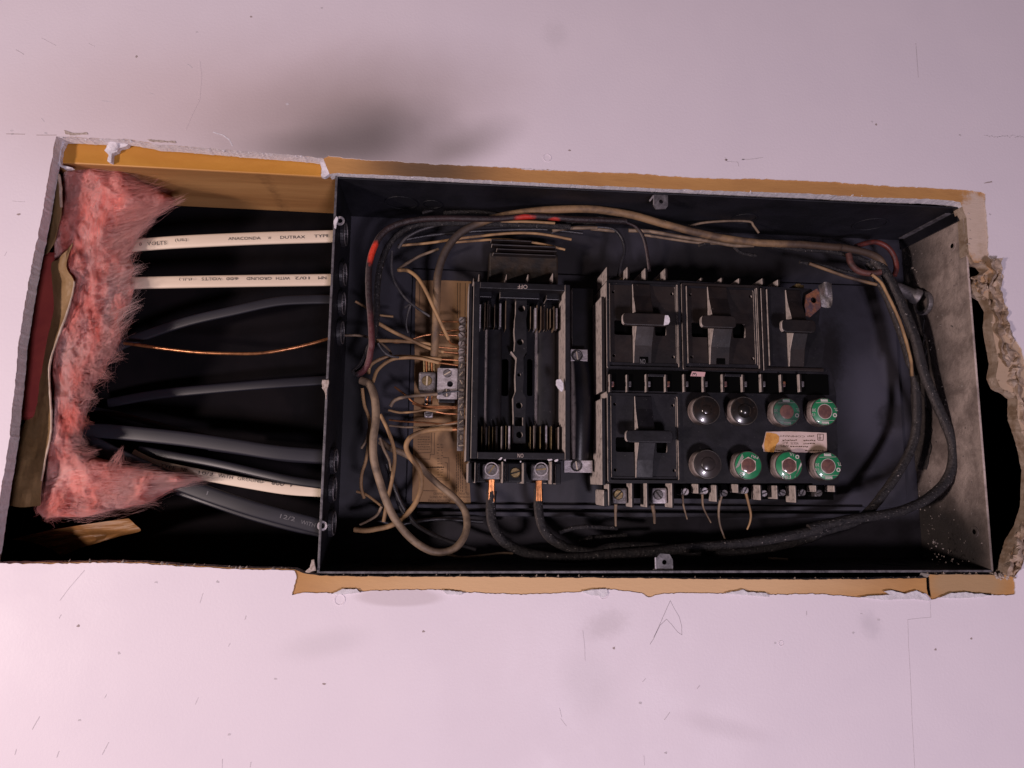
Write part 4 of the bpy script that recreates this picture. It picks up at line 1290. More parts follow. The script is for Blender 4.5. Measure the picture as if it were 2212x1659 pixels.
# black side cover with two screwed tabs
for k, x, y, sx, sy in (('c4', (1838, 1962), (46, 132), 1884, 92), ('c4', (1790, 1998), (852, 942), 1880, 890)):
    m2 = MB()
    fbox(m2, *S(k, x[0], y[0]), *S(k, x[1], y[1]), 56, 60)
    tb = m2.build('screw_tab', M['metal'], mblk, bev=.0006)
    screw(tb, k, sx, sy, 54.6, .0046, M['metal_dark'], 100, M['slotlit'])
    MB().ring(P(*S(k, sx, sy), 56), (0, -1, 0), .0047, .0056, 0, .0007, 24).build('washer', M['slot'], tb)
vs = []
n = 12
for cy, xl, xr, bul in ((128, 1836, 1962, 4), (230, 1834, 1985, 9), (480, 1832, 2000, 13), (700, 1838, 1985, 10), (852, 1846, 1966, 5)):
    for i in range(n + 1):
        a = math.pi * i / n
        u, v = S('c4', xl + (xr - xl) * (1 - math.cos(a)) / 2, cy)
        vs.append(P(u, v, 60 - bul * math.sin(a)))
k = n + 1
fs = []
for r_ in range(4):
    fs += [(r_ * k + i, r_ * k + i + 1, (r_ + 1) * k + i + 1, (r_ + 1) * k + i) for i in range(n)]
fs += [tuple(range(k)), tuple(range(5 * k - 1, 4 * k - 1, -1))]
MB().add(vs, fs).build('side_cover', M['plastic_clean'], mblk, smooth=True)
m2 = MB()
fbox(m2, 1236, 622, 1284, 1003, 66, 93)
m2.build('side_bracket', M['plastic_clean'], mblk, bev=.001)
lump(SL(('c4', [(1735, 265), (1765, 262), (1788, 290), (1788, 340), (1772, 358), (1748, 330), (1732, 305)])), DF - 2.4, DF - .1, 'plaster_dab', M['plaster'], mblk, 5)
for pts in ([(1310, 850), (1335, 828), (1345, 832), (1330, 852)], [(1350, 850), (1370, 840), (1366, 862)], [(1668, 846), (1700, 840), (1708, 850), (1680, 860)], [(1718, 855), (1745, 842), (1748, 852), (1728, 862)], [(1470, 858), (1480, 856), (1478, 870), (1472, 868)]):
    lump(SL(('c4', pts)), DF - .8, DF + .5, 'plaster_dab', M['plaster'], mblk, 8)
# scorched barriers along the upper end and the burnt stack above it
for x, hgt in ((300, 110), (800, 105), (1190, 105), (1640, 120), (200, 60)):
    m2 = MB()
    fbox(m2, *S('d4', x, 345 - hgt * 1.6), *S('d4', x + 34, 350), 48, 90)
    m2.build('barrier', M['plastic_brown'], mblk, bev=.0008)
m2 = MB()
fbox(m2, 1056, 545, 1206, 612, 70, 92)
bs_ = m2.build('scorched_block', mat('scorched_brown', (.026, .015, .008), (.007, .005, .0045), scale=60, rough=.6, bump=.4, bscale=160), mblk, bev=.002)
for xa, ya, xb, yb in ((1380, 730, 1890, 745), (1420, 765, 1900, 778), (1390, 800, 1890, 812), (1375, 690, 1700, 702)):
    m2 = MB()
    fbox(m2, *S('c3', xa, ya), *S('c3', xb, yb), 62, 72)
    m2.build('melted_layer', M['plastic_brown'], mblk, bev=.001)

# ------------------------------------------------------------------ branch fuse panel
fp = thing('fuse_panel', 'scorched black branch fuse panel holding four pull-outs and eight plug fuses', 'fuse panel', P(1550, 1092, 92))
pl = roughen(SL(('p', [(1311, 606), (1470, 606), (1640, 618), (1752, 624), (1772, 660), (1768, 700), (1782, 740), (1776, 780), (1796, 806), (1806, 850), (1812, 1044), (1311, 1044)])), 12, 1.0, seed=9)
po = []
for r in ((1319, 617, 1460, 784), (1486, 624, 1630, 786), (1322, 858, 1461, 1030)):
    a = rect(*r, 29)
    po.append(rrect(*a, .002))
poly_plate(wall_xz(pl, 29), po, .029, .0400).build('base', M['plastic'], fp)
pl2 = wall_xz(pl, 29)
MB().prism(pl2, .0402, .092).build('base', M['plastic'], fp, bev=.0006)
# outer dusty flank and foot
m2 = MB()
x0 = X(1306, 900, 27)
m2.box(x0 - .0028, x0 + .0008, .027, .080, Z(1306, 1048, 27), Z(1306, 860, 27))
m2.build('flank', M['plastic'], fp, bev=.0008)
m2 = MB()
m2.box(x0 - .0024, x0 + .0010, .0275, .076, Z(1306, 846, 27), Z(1306, 640, 27))
m2.build('flank', M['plastic_brown'], fp, bev=.0008)
m2 = MB()
fbox(m2, *S('c6', 232, 880), *S('c6', 274, 1005), 36, 72)
m2.build('foot', M['plastic'], fp, bev=.002)
# raised rims round the sockets
def rim(u0, v0, u1, v1, wpx=5, d0=26.2, d1=28.9, m=None):
    a = rect(u0, v0, u1, v1, d0)
    w2 = wpx / 2.4 / 1000
    b = (a[0] + w2, a[1] - w2, a[2] + w2, a[3] - w2)
    poly_plate(rrect(*a, .002), [rrect(*b, .0015)], d0 / 1000, d1 / 1000).build('socket_rim', m or M['plastic'], fp)


rim(1311, 607, 1470, 797)
rim(1474, 614, 1643, 800, m=M['plastic_brown'])
rim(1313, 850, 1470, 1042)
m2 = MB()
fbox(m2, 1647, 622, 1655, 800, 26.4, 29)
m2.build('socket_rim', M['plastic_brown'], fp, bev=.0006)
m2 = MB()
fbox(m2, 1655, 794, 1780, 801, 26.6, 29)
m2.build('socket_rim', M['plastic_brown'], fp, bev=.0006)
# comb of terminals between the rows
m2 = MB()
fbox(m2, 1316, 804, 1790, 848, 27.5, 28.9)
m2.build('terminal_recess', M['hole'], fp)
for i, x in enumerate((285, 410, 550, 690, 825, 965, 1105, 1250, 1385, 1530, 1665)):
    m2 = MB()
    fbox(m2, *S('c6', x - 9, 40 + 3 * (i % 2)), *S('c6', x + 9, 172), 23, 28.8)
    bb = m2.build('barrier', M['plastic_brown'], fp, bev=.0008)
    m2 = MB()
    fbox(m2, *S('c6', x - 14, 92), *S('c6', x + 26, 135), 25.2, 28.6)
    m2.build('terminal_clip', M['metal_dark'] if i % 3 else M['rust'], fp, bev=.0008)
    if i in (2, 6):
        m2 = MB()
        fbox(m2, *S('c6', x + 10, 40), *S('c6', x + 140, 60), 24.4, 28.6)
        m2.build('terminal_bridge', M['plastic'], fp, bev=.0005)
# upper terminals: pale scorched barriers and brass ends
for k, x, ya, yb in (('d6', 185, 30, 215), ('d6', 455, 30, 230), ('d6', 690, 45, 230), ('d6', 950, 50, 215), ('c5', 1010, 765, 830), ('c5', 1165, 765, 830), ('c5', 1300, 770, 830), ('c5', 1600, 780, 840), ('c5', 1480, 770, 830)):
    wpx = 26 if k == 'd6' else 14
    m2 = MB()
    fbox(m2, *S(k, x - wpx, ya), *S(k, x + wpx * .4, yb), 38, 80)
    m2.build('barrier', M['plastic_brown'], fp, bev=.001)
for k, x, y in (('d6', 360, 208), ('d6', 830, 218), ('c5', 1745, 840), ('c5', 1770, 850)):
    m2 = MB()
    fbox(m2, *S(k, x - 16, y - 28), *S(k, x + 20, y + 26), 40, 60)
    m2.build('terminal_end', M['brass'], fp, bev=.0008)
# lower terminals
m2 = MB()
fbox(m2, 1318, 1046, 1800, 1078, 56, 90)
m2.build('terminal_block', M['hole'], fp)
for i, (xa, xb, ya, yb, df) in enumerate(((436, 455, 828, 1012, 32), (545, 562, 830, 1012, 32), (728, 746, 832, 1016, 32), (918, 934, 838, 912, 34), (1050, 1068, 846, 972, 34), (1208, 1222, 840, 906, 34), (1370, 1388, 846, 960, 34), (1492, 1506, 850, 952, 34), (1626, 1642, 850, 978, 34),
                                         (1774, 1788, 850, 900, 36), (1908, 1924, 850, 900, 36), (270, 290, 836, 1000, 34))):
    m2 = MB()
    fbox(m2, *S('c6', xa, ya), *S('c6', xb, yb), df, 54)
    m2.build('barrier', M['plastic'], fp, bev=.0012)
for i, x in enumerate((352, 642)):
    m2 = MB()
    fbox(m2, *S('c6', x - 54, 868), *S('c6', x + 54, 985), 40, 60)
    lb = m2.build('lug', M['metal'] if i else M['metal_dark'], fp, bev=.002)
    screw(lb, 'c6', x - 10, 918, 38.8, .0048, M['brass'] if i == 0 else M['metal_dark'], 45 if i == 0 else -50)
for i, (x, y) in enumerate(((830, 895), (970, 888), (1112, 905), (1264, 885), (1400, 908), (1535, 902), (1680, 902), (1800, 905))):
    screw(fp, 'c6', x, y, 42, .0034, M['metal_dark'] if i in (2, 5, 6, 7) else M['metal'], 60 - 40 * (i % 3), h=6)
    m2 = MB()
    fbox(m2, *S('c6', x - 34, y - 20), *S('c6', x - 14, y + 26), 44, 60)
    m2.build('terminal_clip', M['metal_dark'], fp, bev=.0005)
# number tag
tg = MB().prism(wall_xz(SL(('c5', [(928, 1488), (1030, 1494), (1022, 1528), (914, 1524)])), 22.4), .0224, .0230).build('number_tag', M['pinktag'], fp)
text('3', 'c5', (962, 1524), (962, 1498), 34, 22.2, M['print_black'], tg)
# rating label
rl = thing('rating_label', 'pale pink rating label with a torn orange end between the green fuses', 'label', P(1720, 975, 29))
pl = SL(('d1', [(1110, 700), (1130, 655), (1160, 520), (1500, 516), (1935, 535), (1940, 790), (1700, 788), (1500, 780), (1130, 775)]))
MB().prism(wall_xz(roughen(pl, 8, .7, seed=3), 28.4), .0284, .02885).build('paper', M['label_pink'], rl)
pl = SL(('d1', [(1165, 528), (1290, 545), (1330, 580), (1320, 650), (1290, 680), (1260, 782), (1145, 772), (1135, 680)]))
MB().prism(wall_xz(roughen(pl, 6, 1.2, seed=4), 28.1), .0281, .02835).build('torn_end', M['label_orange'], rl)
text('COMPANY', 'd1', (1655, 570), (1330, 562), 24, 28.25, M['print_brown'], rl)
text('VOLTS', 'd1', (1575, 655), (1475, 652), 32, 28.25, M['print_brown'], rl)
text('A.C.', 'd1', (1440, 650), (1355, 648), 30, 28.25, M['print_brown'], rl)
text('AMPS', 'd1', (1450, 690), (1345, 686), 32, 28.25, M['print_brown'], rl)
tl = []
for y, xa, xb in ((630, 1370, 1560), (632, 1640, 1790), (672, 1640, 1770), (712, 1470, 1690), (756, 1280, 1380), (760, 1660, 1880), (575, 1690, 1780)):
    x = xa
    while x < xb:
        L = rg.uniform(6, 26)
        tl.append([(x, y + rg.uniform(-5, 5)), (x + L, y + rg.uniform(-5, 5))])
        x += L + rg.uniform(5, 10)
strokes(tl, 'd1', 28.25, 1.0, M['print_brown'], rl, 'small_print', kind='stuff')
strokes([[(1820, 550), (1895, 552), (1890, 630), (1822, 628), (1820, 550)], [(1850, 555), (1850, 625)], [(1870, 600), (1830, 600)]], 'd1', 28.25, .6, M['print_brown'], rl, 'printed_mark')

# ------------------------------------------------------------------ pull-outs
def pullout(label, r, fin, bar, m, holes=True, broken=False, light_end=False, on=True, group='pull-out fuse blocks'):
    """r plate rect, fin (u0,u1), bar (u0,v0,u1,v1) in survey px"""
    t = thing('pullout_block', label, 'pull-out', P((r[0] + r[2]) / 2, r[3], 34), group)
    a = rect(*r, 30)
    hs = []
    if holes:
        for fx in (.07, .93):
            for fz in (.10, .89):
                hs.append(circ(a[0] + (a[1] - a[0]) * fx, a[2] + (a[3] - a[2]) * fz, .0015, 12))
    by = (bar[1] + bar[3]) / 2
    sA = rect(r[0] + 12, by + 2, fin[0] - 4, by + 34, 30)
    hs.append(rrect(*sA, .0018))
    if not broken:
        sB = rect(fin[1] + 4, by + 4, r[2] - 24, by + 36, 30)
        hs.append(rrect(*sB, .0018))
        out = rrect(*a, .002)
    else:
        out = wall_xz(roughen(SL(('c5', [(1500, 862), (1760, 866), (1800, 900), (1790, 1010), (1830, 1090), (1800, 1180), (1815, 1300), (1880, 1340), (1950, 1448), (1500, 1460)])), 6, 1.5, seed=12), 30)
    poly_plate(out, hs, .030, .0335).build('plate', m, t)
    MB().box(a[0] + .001, (a[1] if not broken else a[0] + .035) - .001, .0390, .0399, a[2] + .001, a[3] - .001).build('inner_floor', M['hole'], t)
    # raised left and right lips of the plate
    MB().box(a[0], a[0] + .0012, .0262, .0299, a[2] + .001, a[3] - .001).build('lip', m, t, bev=.0004)
    if not broken:
        MB().box(a[1] - .0009, a[1], .0275, .0299, a[2] + .001, a[3] - .001).build('lip', m, t, bev=.0003)
    # central wedge fin rising to the cross bar from both ends
    xa, xb = X(fin[0], by, 20), X(fin[1], by, 20)
    zt, zb = a[3] - .0006, a[2] + .0006
    zc = Z(fin[0], by, 14)
    bh = abs(Z(bar[0], bar[1], 12) - Z(bar[0], bar[3], 12)) / 2
    prof = [(zt, .0299), (zt, .0275), (zt - .012, .0255), (zc + bh * .6, .0165), (zc - bh * .6, .0150), (zb + .016, .0235), (zb, .0265), (zb, .0299)]
    n = len(prof)
    vs = [(xa, y, z) for z, y in prof] + [(xb, y, z) for z, y in prof]
    fs = [tuple(range(n)), tuple(range(2 * n - 1, n - 1, -1))] + [(i, (i + 1) % n, (i + 1) % n + n, i + n) for i in range(n)]
    MB().add(vs, fs).build('grip_fin', m, t, bev=.0007)
    x0, x1, z0, z1 = rect(*bar, 11)
    poly = rrect(x0, x1, z0, z1, (z1 - z0) * .36, 5)
    MB().prism(poly, .0110, .0165).build('cross_bar', m, t, bev=.0010)
    if light_end:
        pl_ = SL(('d6', [(925, 668), (965, 668), (985, 705), (988, 750), (970, 785), (908, 800), (918, 720)]))
        MB().prism(wall_xz(pl_, 10.4), .0104, .0109).build('chipped_tip', M['plaster'], t)
    if on:
        nx = X((fin[0] + fin[1]) / 2, r[3], 25)
        MB().box(nx - .0042, nx + .0042, .0254, .0262, zb + .0002, zb + .0075).build('notch', M['hole'], t)
    return t


p1 = pullout('brown pull-out block with white-tipped T grip, first of the upper row', (1315, 614, 1463, 787), (1372, 1411), (1345, 676, 1446, 703), M['plastic_brown'], light_end=True)
text('ON', 'd6', (668, 1238), (598, 1236), 66, 25.2, M['print_grey'], p1)
p2 = pullout('brown pull-out block with short T grip, middle of the upper row', (1482, 620, 1634, 790), (1537, 1579), (1515, 681, 1591, 708), M['plastic_brown'])
p3 = pullout('broken pull-out block beside the burnt copper clip', (1656, 626, 1752, 794), (1709, 1741), (1689, 690, 1763, 718), M['plastic_brown'], holes=False, broken=True, on=False)
p4 = pullout('black pull-out block beside the plug fuses in the lower row', (1318, 855, 1465, 1034), (1377, 1414), (1352, 929, 1455, 956), M['plastic'], on=False)
# burnt copper clip
bc = thing('burnt_clip', 'rust coloured copper clip with curled end beside the broken pull-out', 'clip', P(1755, 680, 34))
h = P(*S('c5', 1862, 940), 24)
poly_plate(wall_xz(SL(('c5', [(1805, 900), (1890, 850), (1915, 900), (1915, 1000), (1835, 1070), (1800, 1060), (1795, 980)])), 24), [circ(h.x, h.z, .0030, 16)], .024, .0254).build('tab', M['rust'], bc, bev=.0)
sheet(rws('c5', [[(1898, 830, 24), (1950, 800, 14), (2000, 812, 20)], [(1905, 880, 24), (1955, 890, 18), (2004, 870, 18)], [(1918, 960, 24), (1960, 940, 22), (2004, 960, 18)], [(1922, 990, 25), (1960, 1000, 24), (1990, 998, 22)]]), 'curled_end', M['metal_dark'], bc, .6, 2.0, th=.0008)

# ------------------------------------------------------------------ plug fuses
def fuse(label, cx, cy, kind, tilt=0):
    """(cx, cy): centre of the face in survey d1 units"""
    df = 15.0
    c = P(*S('d1', cx, cy), df)
    t = thing('plug_fuse', label, 'fuse', (c.x, .029, c.z), 'screw-in plug fuses')
    R = .0131
    ax = (0, 1, 0)
    MB().lathe(c, ax, [(R * .97, .0055), (R * 1.02, .0065), (R * 1.02, .010), (R * .99, .0105), (R * 1.03, .0125), (R * .98, .0136), (R, .0139)], 40).build('body', M['fuse_side'], t, smooth=True)
    MB().ring(c, ax, R * .90, R * 1.015, .0006, .0054, 44).build('rim', M['fuse_rim' if kind[0] == 'g' else 'fuse_rim'], t, bev=.0006, smooth=True)
    fm = {'green': M['green'], 'ghex': M['green'], 'gdull': M['green_dull'], 'black': M['fuse_black'], 'glass': M['fuse_black'], 'brown': M['fuse_brown']}[kind]
    MB().lathe(c, ax, [(R * .90, .0002), (R * .985, .0012), (R * .985, .0040)], 44).build('face', fm, t, smooth=True)
    d = (c.y - .0000) * 1000

    def disc(r, y, m, name, prof=None):
        return MB().lathe((c.x, c.y, c.z), ax, prof or [(r * .7, y - .0006), (r, y), (r, .0010)], 30).build(name, m, t, smooth=True)

    def pt(dx, dz):
        return (c.x + dx * R, c.z + dz * R)

    def line(pts, wd=.0004, m=M['print_white'], nm='printed_line'):
        mb_ = MB()
        for a, b in zip(pts[:-1], pts[1:]):
            A, B = Vector((*pt(*a), 0)), Vector((*pt(*b), 0))
            e_ = (B - A).normalized()
            nn = Vector((-e_.y, e_.x, 0)) * wd / 2
            mb_.prism([((A + nn).x, (A + nn).y), ((B + nn).x, (B + nn).y), ((B - nn).x, (B - nn).y), ((A - nn).x, (A - nn).y)], c.y - .0001, c.y + .0003)
        mb_.build(nm, m, t)
    K = 73.5

    def tx(s, a, b, hh, m=M['print_white']):
        text(s, 'd1', (cx + a[0] * K * 2.62, cy - a[1] * K * 2.62), (cx + b[0] * K * 2.62, cy - b[1] * K * 2.62), hh, d - .15, m, t)
    if kind in ('green', 'gdull'):
        disc(R * .50, -.0002, M['window'], 'window')
        wm = M['print_white'] if kind == 'green' else M['print_grey']
        if kind == 'green':
            MB().ring(c, ax, R * .50, R * .535, -.0002, .0006, 40).build('window_ring', M['print_white'], t)
        line([(-.62, -.66), (.66, -.62)], .0003, wm)
        line([(-.62, .62), (.6, .66)], .0003, wm)
        for zc in (-.80, .80):
            mb_ = MB().box(c.x - R * .26, c.x + R * .26, c.y - .0001, c.y + .0003, c.z + zc * R - R * .09, c.z + zc * R + R * .09)
            mb_.build('printed_box', wm, t)
            tx('Fuse', (.20, zc + .05), (-.20, zc + .05), 18, M['green'])
        tx('30', (-.60, .20), (-.86, .20), 42, wm)
        tx('TL', (.86, .24), (.60, .24), 40, wm)
        tx('15', (-.66, -.12), (-.88, -.12), 34, wm)
        MB().ring((c.x + .74 * R, c.y, c.z - .24 * R), ax, R * .08, R * .15, -.0001, .0003, 18).build('printed_ring', wm, t)
    elif kind == 'ghex':
        a0 = tilt
        hx = [(c.x + R * .60 * math.cos(math.radians(a0 + 60 * i)), c.z + R * .60 * math.sin(math.radians(a0 + 60 * i))) for i in range(6)]
        MB().prism(hx, c.y - .0001, c.y + .0004).build('hexagon', M['label_pink'], t)
        disc(R * .49, -.0004, M['window'], 'window', [(R * .36, -.0009), (R * .49, -.0003), (R * .49, .0010)])
        s = 1 if tilt == 30 else -1
        for i in range(4):
            o_ = i * .07
            line([(s * (-.93 + o_), -.22 + o_ * .6), (s * (-.42 + o_ * .4), .78 - o_ * .9)] if s > 0 else [(.38 + o_ * .55, -.80 + o_ * .9), (.92 - o_ * .2, .10 + o_ * .6)], .0003)
        if s > 0:
            tx('FRI', (.66, .58), (.22, .72), 34)
            tx('UL', (-.30, -.70), (-.62, -.50), 40, M['green_dull'])
        else:
            tx('FRI', (.10, -.62), (-.46, -.64), 46)
            tx('UL', (.32, .78), (.02, .86), 34)
        MB().ring((c.x + (.78 if s < 0 else -.66) * R * .8, c.y, c.z + .62 * R * (1 if s < 0 else -1)), ax, R * .08, R * .14, -.0001, .0003, 18).build('printed_ring', M['print_white'], t)
    elif kind == 'black':
        disc(R * .3, -.0002, M['fuse_black'], 'window', [(R * .12, -.0012), (R * .26, -.0008), (R * .36, -.0002), (R * .4, .001)])
    elif kind == 'glass':
        disc(R * .5, -.0002, M['fuse_black'], 'window', [(R * .10, -.0042), (R * .26, -.0036), (R * .40, -.0022), (R * .50, -.0002), (R * .52, .001)])
    else:
        disc(R * .5, -.0002, M['fuse_brown'], 'window', [(R * .40, -.0012), (R * .5, -.0002), (R * .52, .001)])
    return t


fuse('blackened plug fuse, first of the top row', 398, 240, 'black')
fuse('dark glass plug fuse with a domed window, second of the top row', 885, 250, 'glass')
fuse('smoke darkened green plug fuse, third of the top row', 1425, 265, 'gdull')
fuse('green plug fuse with round window at the right end of the top row', 1912, 262, 'green')
fuse('brown sooted plug fuse, first of the bottom row', 415, 935, 'brown')
fuse('green plug fuse with hexagonal window, beside the brown sooted fuse', 935, 952, 'ghex', 30)
fuse('green plug fuse with hexagonal window, just under the rating label', 1455, 955, 'ghex', 90)
fuse('green plug fuse with round window at the right end of the bottom row', 1955, 962, 'green')

# ------------------------------------------------------------------ wires inside the box
def W(k, pts, d):
    """survey list with depth: d is a number or (start, end)"""
    n = len(pts)
    out = []
    for i, p in enumerate(pts):
        dd = p[2] if len(p) > 2 else (d if not isinstance(d, tuple) else d[0] + (d[1] - d[0]) * i / (n - 1))
        out.append(S(k, p[0], p[1]) + (dd,))
    return out


wire('red_wire', 'scorched red wire with bright red patches curving down the left of the box', 'wire',
     W('c5', [(420, 335), (200, 325), (0, 318)], (40, 34)) + W('c3', [(1700, 505), (1400, 527), (1050, 522), (800, 532), (620, 575), (510, 650), (445, 760), (410, 900), (405, 1100), (420, 1300), (430, 1500)], (33, 24)) + W('c4', [(385, 60), (372, 130), (340, 195), (288, 232)], (28, 40)), 2.9, M['redwire'], n=12, jit=.06)
wire('black_wire', 'dust streaked black wire running beside the scorched red wire', 'wire',
     W('c3', [(2000, 590), (1600, 575), (1250, 560), (980, 560), (780, 575), (650, 640), (550, 760), (495, 920), (472, 1100), (468, 1300), (440, 1480)], (48, 31)) + W('c4', [(365, 60), (325, 150), (262, 218)], (34, 48)), 2.9, M['charred'], n=12, jit=.10)
wire('main_neutral_cable', 'thick tan cable rising from the lug and arching along the top of the box', 'wire',
     W('d2', [(428, 1125, 66), (440, 1000, 62), (452, 700, 56), (462, 400, 52), (470, 150, 48)], 50) + W('c3', [(955, 960), (985, 850), (1040, 740), (1130, 640), (1260, 570), (1420, 515), (1640, 475), (1900, 452)], (47, 38)) +
     W('c5', [(120, 240), (300, 258), (480, 290), (720, 358), (960, 420), (1200, 470), (1450, 500), (1750, 512), (2040, 535)], (38, 48)) + W('c7', [(420, 565), (620, 605), (740, 655), (790, 730)], (50, 58)), 3.7, M['tan_burnt'], n=14, jit=.05)
wire('main_cable', 'thick charred cable from the left lug looping round the far right of the box', 'wire',
     W('c4', [(1265, 1075), (1258, 1200), (1275, 1330), (1350, 1440), (1480, 1510), (1620, 1545), (1850, 1562)], (50, 46)) + W('c6', [(300, 1352), (600, 1330), (900, 1300), (1200, 1275), (1500, 1232), (1800, 1170)], (46, 42)) +
     W('c8', [(150, 1105), (400, 1045), (700, 1000), (850, 955), (980, 885), (1090, 775), (1138, 650), (1135, 510), (1075, 350), (1000, 180), (935, 20)], (42, 42)) + W('c7', [(1040, 1300), (960, 1100), (880, 920), (800, 770), (700, 660)], (44, 60)), 4.6, M['charred'], n=16, jit=.09,
     bare=(W('d5', [(438, 780), (440, 880), (441, 985)], (51, 50)), 3.2))
wire('main_cable', 'thick charred cable from the right lug bending round the fuse panel', 'wire',
     W('c4', [(1604, 1060), (1604, 1200), (1630, 1330), (1705, 1430), (1850, 1498), (2010, 1520)], (50, 52)) + W('c6', [(300, 1300), (600, 1296), (900, 1330), (1200, 1330), (1500, 1290), (1750, 1225)], (55, 58)) +
     W('c8', [(250, 1120), (450, 1060), (560, 985), (700, 810), (800, 655), (868, 505), (890, 350), (888, 170), (872, 20)], (58, 56)) + W('c7', [(1000, 1500), (960, 1350), (900, 1180), (830, 1000), (740, 820), (660, 690)], (56, 66)), 4.3, M['charred'], n=16, jit=.09,
     bare=(W('d5', [(1148, 790), (1148, 870), (1146, 945)], (51, 50)), 3.0))
for t_ in [o for o in bpy.data.objects if o.name.startswith('main_cable')]:
    c0 = [c_ for c_ in t_.children if c_.name.startswith('copper_core')]
    if c0:
        base = c0[0]
        cx = base.location
        for dx in (-.0022, -.0008, .0007, .0021):
            MB().tube([Vector((cx.x + dx, .0462, cx.z + .012)), Vector((cx.x + dx * .8, .0462, cx.z)), Vector((cx.x + dx * 1.05, .0466, cx.z - .015))], [.0008] * 3, 8).build('copper_strand', M['copper'], base, smooth=True)

# long bundle along the top
TOPW = [
    ('tan thin wire hugging the lower side of the top bundle', M['tan'], 1.35, W('c3', [(636, 738), (760, 728), (900, 715), (1200, 672), (1500, 642), (1700, 640), (1860, 660), (2010, 690)], (62, 66))),
    ('short pale tan wire above the scorched block', M['tan'], 1.25, W('c3', [(1090, 712), (1250, 700), (1400, 690), (1560, 697), (1760, 722), (1960, 770)], (64, 70))),
    ('grey wire bowing up from the left into the top bundle', M['greywire'], 1.5, W('c3', [(640, 760), (690, 690), (760, 640), (860, 600), (1000, 565), (1140, 545)], (58, 54))),
    ('sooty wire lying straight below the red wire', M['blackwire'], 1.7, W('c3', [(700, 690), (900, 655), (1200, 628), (1500, 612), (1800, 610), (2100, 640)], (66, 62))),
    ('black wire at the back of the top bundle', M['blackwire'], 2.0, W('c3', [(830, 480), (1000, 440), (1300, 430), (1700, 440), (2000, 470), (2300, 520)], (74, 70))),
    ('charred flat wire under the top wall', M['charred'], 2.2, W('c3', [(1000, 480), (1150, 470), (1350, 478), (1600, 540), (1900, 560), (2200, 560)], (70, 60))),
    ('half tan wire dropping into the first upper terminal', M['blackwire'], 1.7, W('c3', [(1850, 640), (1950, 600)], 52) + W('c5', [(60, 375), (200, 378), (320, 395), (385, 460), (408, 560), (385, 650), (360, 760)], (52, 50))),
    ('dark maroon wire dropping into the second upper terminal', M['redwire'], 1.6, W('c5', [(0, 330), (180, 330), (340, 330), (470, 362), (545, 440), (578, 560), (600, 720)], (48, 50))),
    ('thin tan wire ending in a bend under the top wall', M['tan_grey'], 1.2, W('c5', [(900, 372), (1020, 345), (1200, 332), (1365, 336), (1400, 370), (1440, 425)], (60, 62))),
    ('stained tan wire under the thick tan cable', M['tan_grey'], 1.9, W('c5', [(440, 405), (600, 412), (850, 455), (1060, 488), (1250, 520), (1400, 520)], (58, 56))),
    ('second stained wire slanting under the thick tan cable', M['tan_grey'], 1.4, W('c5', [(560, 440), (760, 470), (980, 500), (1150, 505)], (62, 60))),
    ('cream stub of wire poking along the top bundle', M['tan'], 1.3, W('c3', [(1450, 552), (1650, 548), (1880, 560)], 44)),
    ('pale flattened wire end near the middle of the bundle', M['tan_grey'], 1.7, W('c3', [(1860, 620), (2000, 600), (2212, 598)], 50) + W('c5', [(150, 390), (330, 410)], 52)),
    ('black wire drooping behind the upper terminals', M['charred'], 1.8, W('c5', [(980, 520), (1100, 500), (1230, 515), (1300, 575), (1420, 600)], (60, 64))),
]
for lb, m_, r_, pts in TOPW:
    wire('loose_wire', lb, 'wire', pts, r_, m_, jit=.04 if m_ is not M['charred'] else .12)

# burnt end of the bundle at the upper right
wire('loose_wire', 'dull red wire loop in the upper right corner of the box', 'wire', W('c7', [(560, 560), (640, 535), (730, 525), (820, 570), (875, 650), (890, 740), (872, 800)], (62, 66)), 2.7, M['redwire2'])
wire('loose_wire', 'small dark red wire bend below the red loop', 'wire', W('c7', [(500, 620), (520, 700), (580, 760), (680, 782), (760, 770)], (54, 50)), 3.2, mat('burnt_dull_red', (.10, .032, .026), (.035, .016, .014), scale=90, rough=.6, bump=.3))
wire('loose_wire', 'thin tan wire stripe running down the charred right cables', 'wire', W('c7', [(690, 790), (760, 850), (800, 920), (850, 1020), (905, 1140), (945, 1250), (985, 1390), (1010, 1500), (1018, 1620)], (47, 46)), 1.5, M['tan'], jit=.15)
wire('loose_wire', 'tan wire slanting in from the upper terminals to the right cables', 'wire', W('c7', [(180, 700), (320, 750), (430, 790), (560, 830), (730, 872)], (62, 52)), 1.7, M['tan_burnt'])
wire('loose_wire', 'charred wire below the corner of the top bundle', 'wire', W('c7', [(100, 690), (300, 720), (480, 770), (640, 790), (760, 800)], (66, 58)), 1.9, M['charred'], jit=.15)
wire('loose_wire', 'charred brown wire pressed along the top right bundle', 'wire', W('c7', [(-120, 560), (150, 590), (330, 600), (520, 640), (660, 680)], (64, 60)), 2.2, M['charred'], jit=.15)
o = MB().lathe(P(*S('c7', 985, 940), 66), (.86, -.2, -.45), [(.0055, -.014), (.0062, -.011), (.0062, .004), (.008, .006), (.008, .011), (.0068, .012)], 20).build('cable_clamp', M['metal_dark'], box, smooth=True)
MB().ring((BX1 - T, .066, Z(2000, 655, 66)), (1, 0, 0), .0085, .0125, -.005, -.0002, 24).build('cable_clamp', M['metal_dark'], box, bev=.0006)

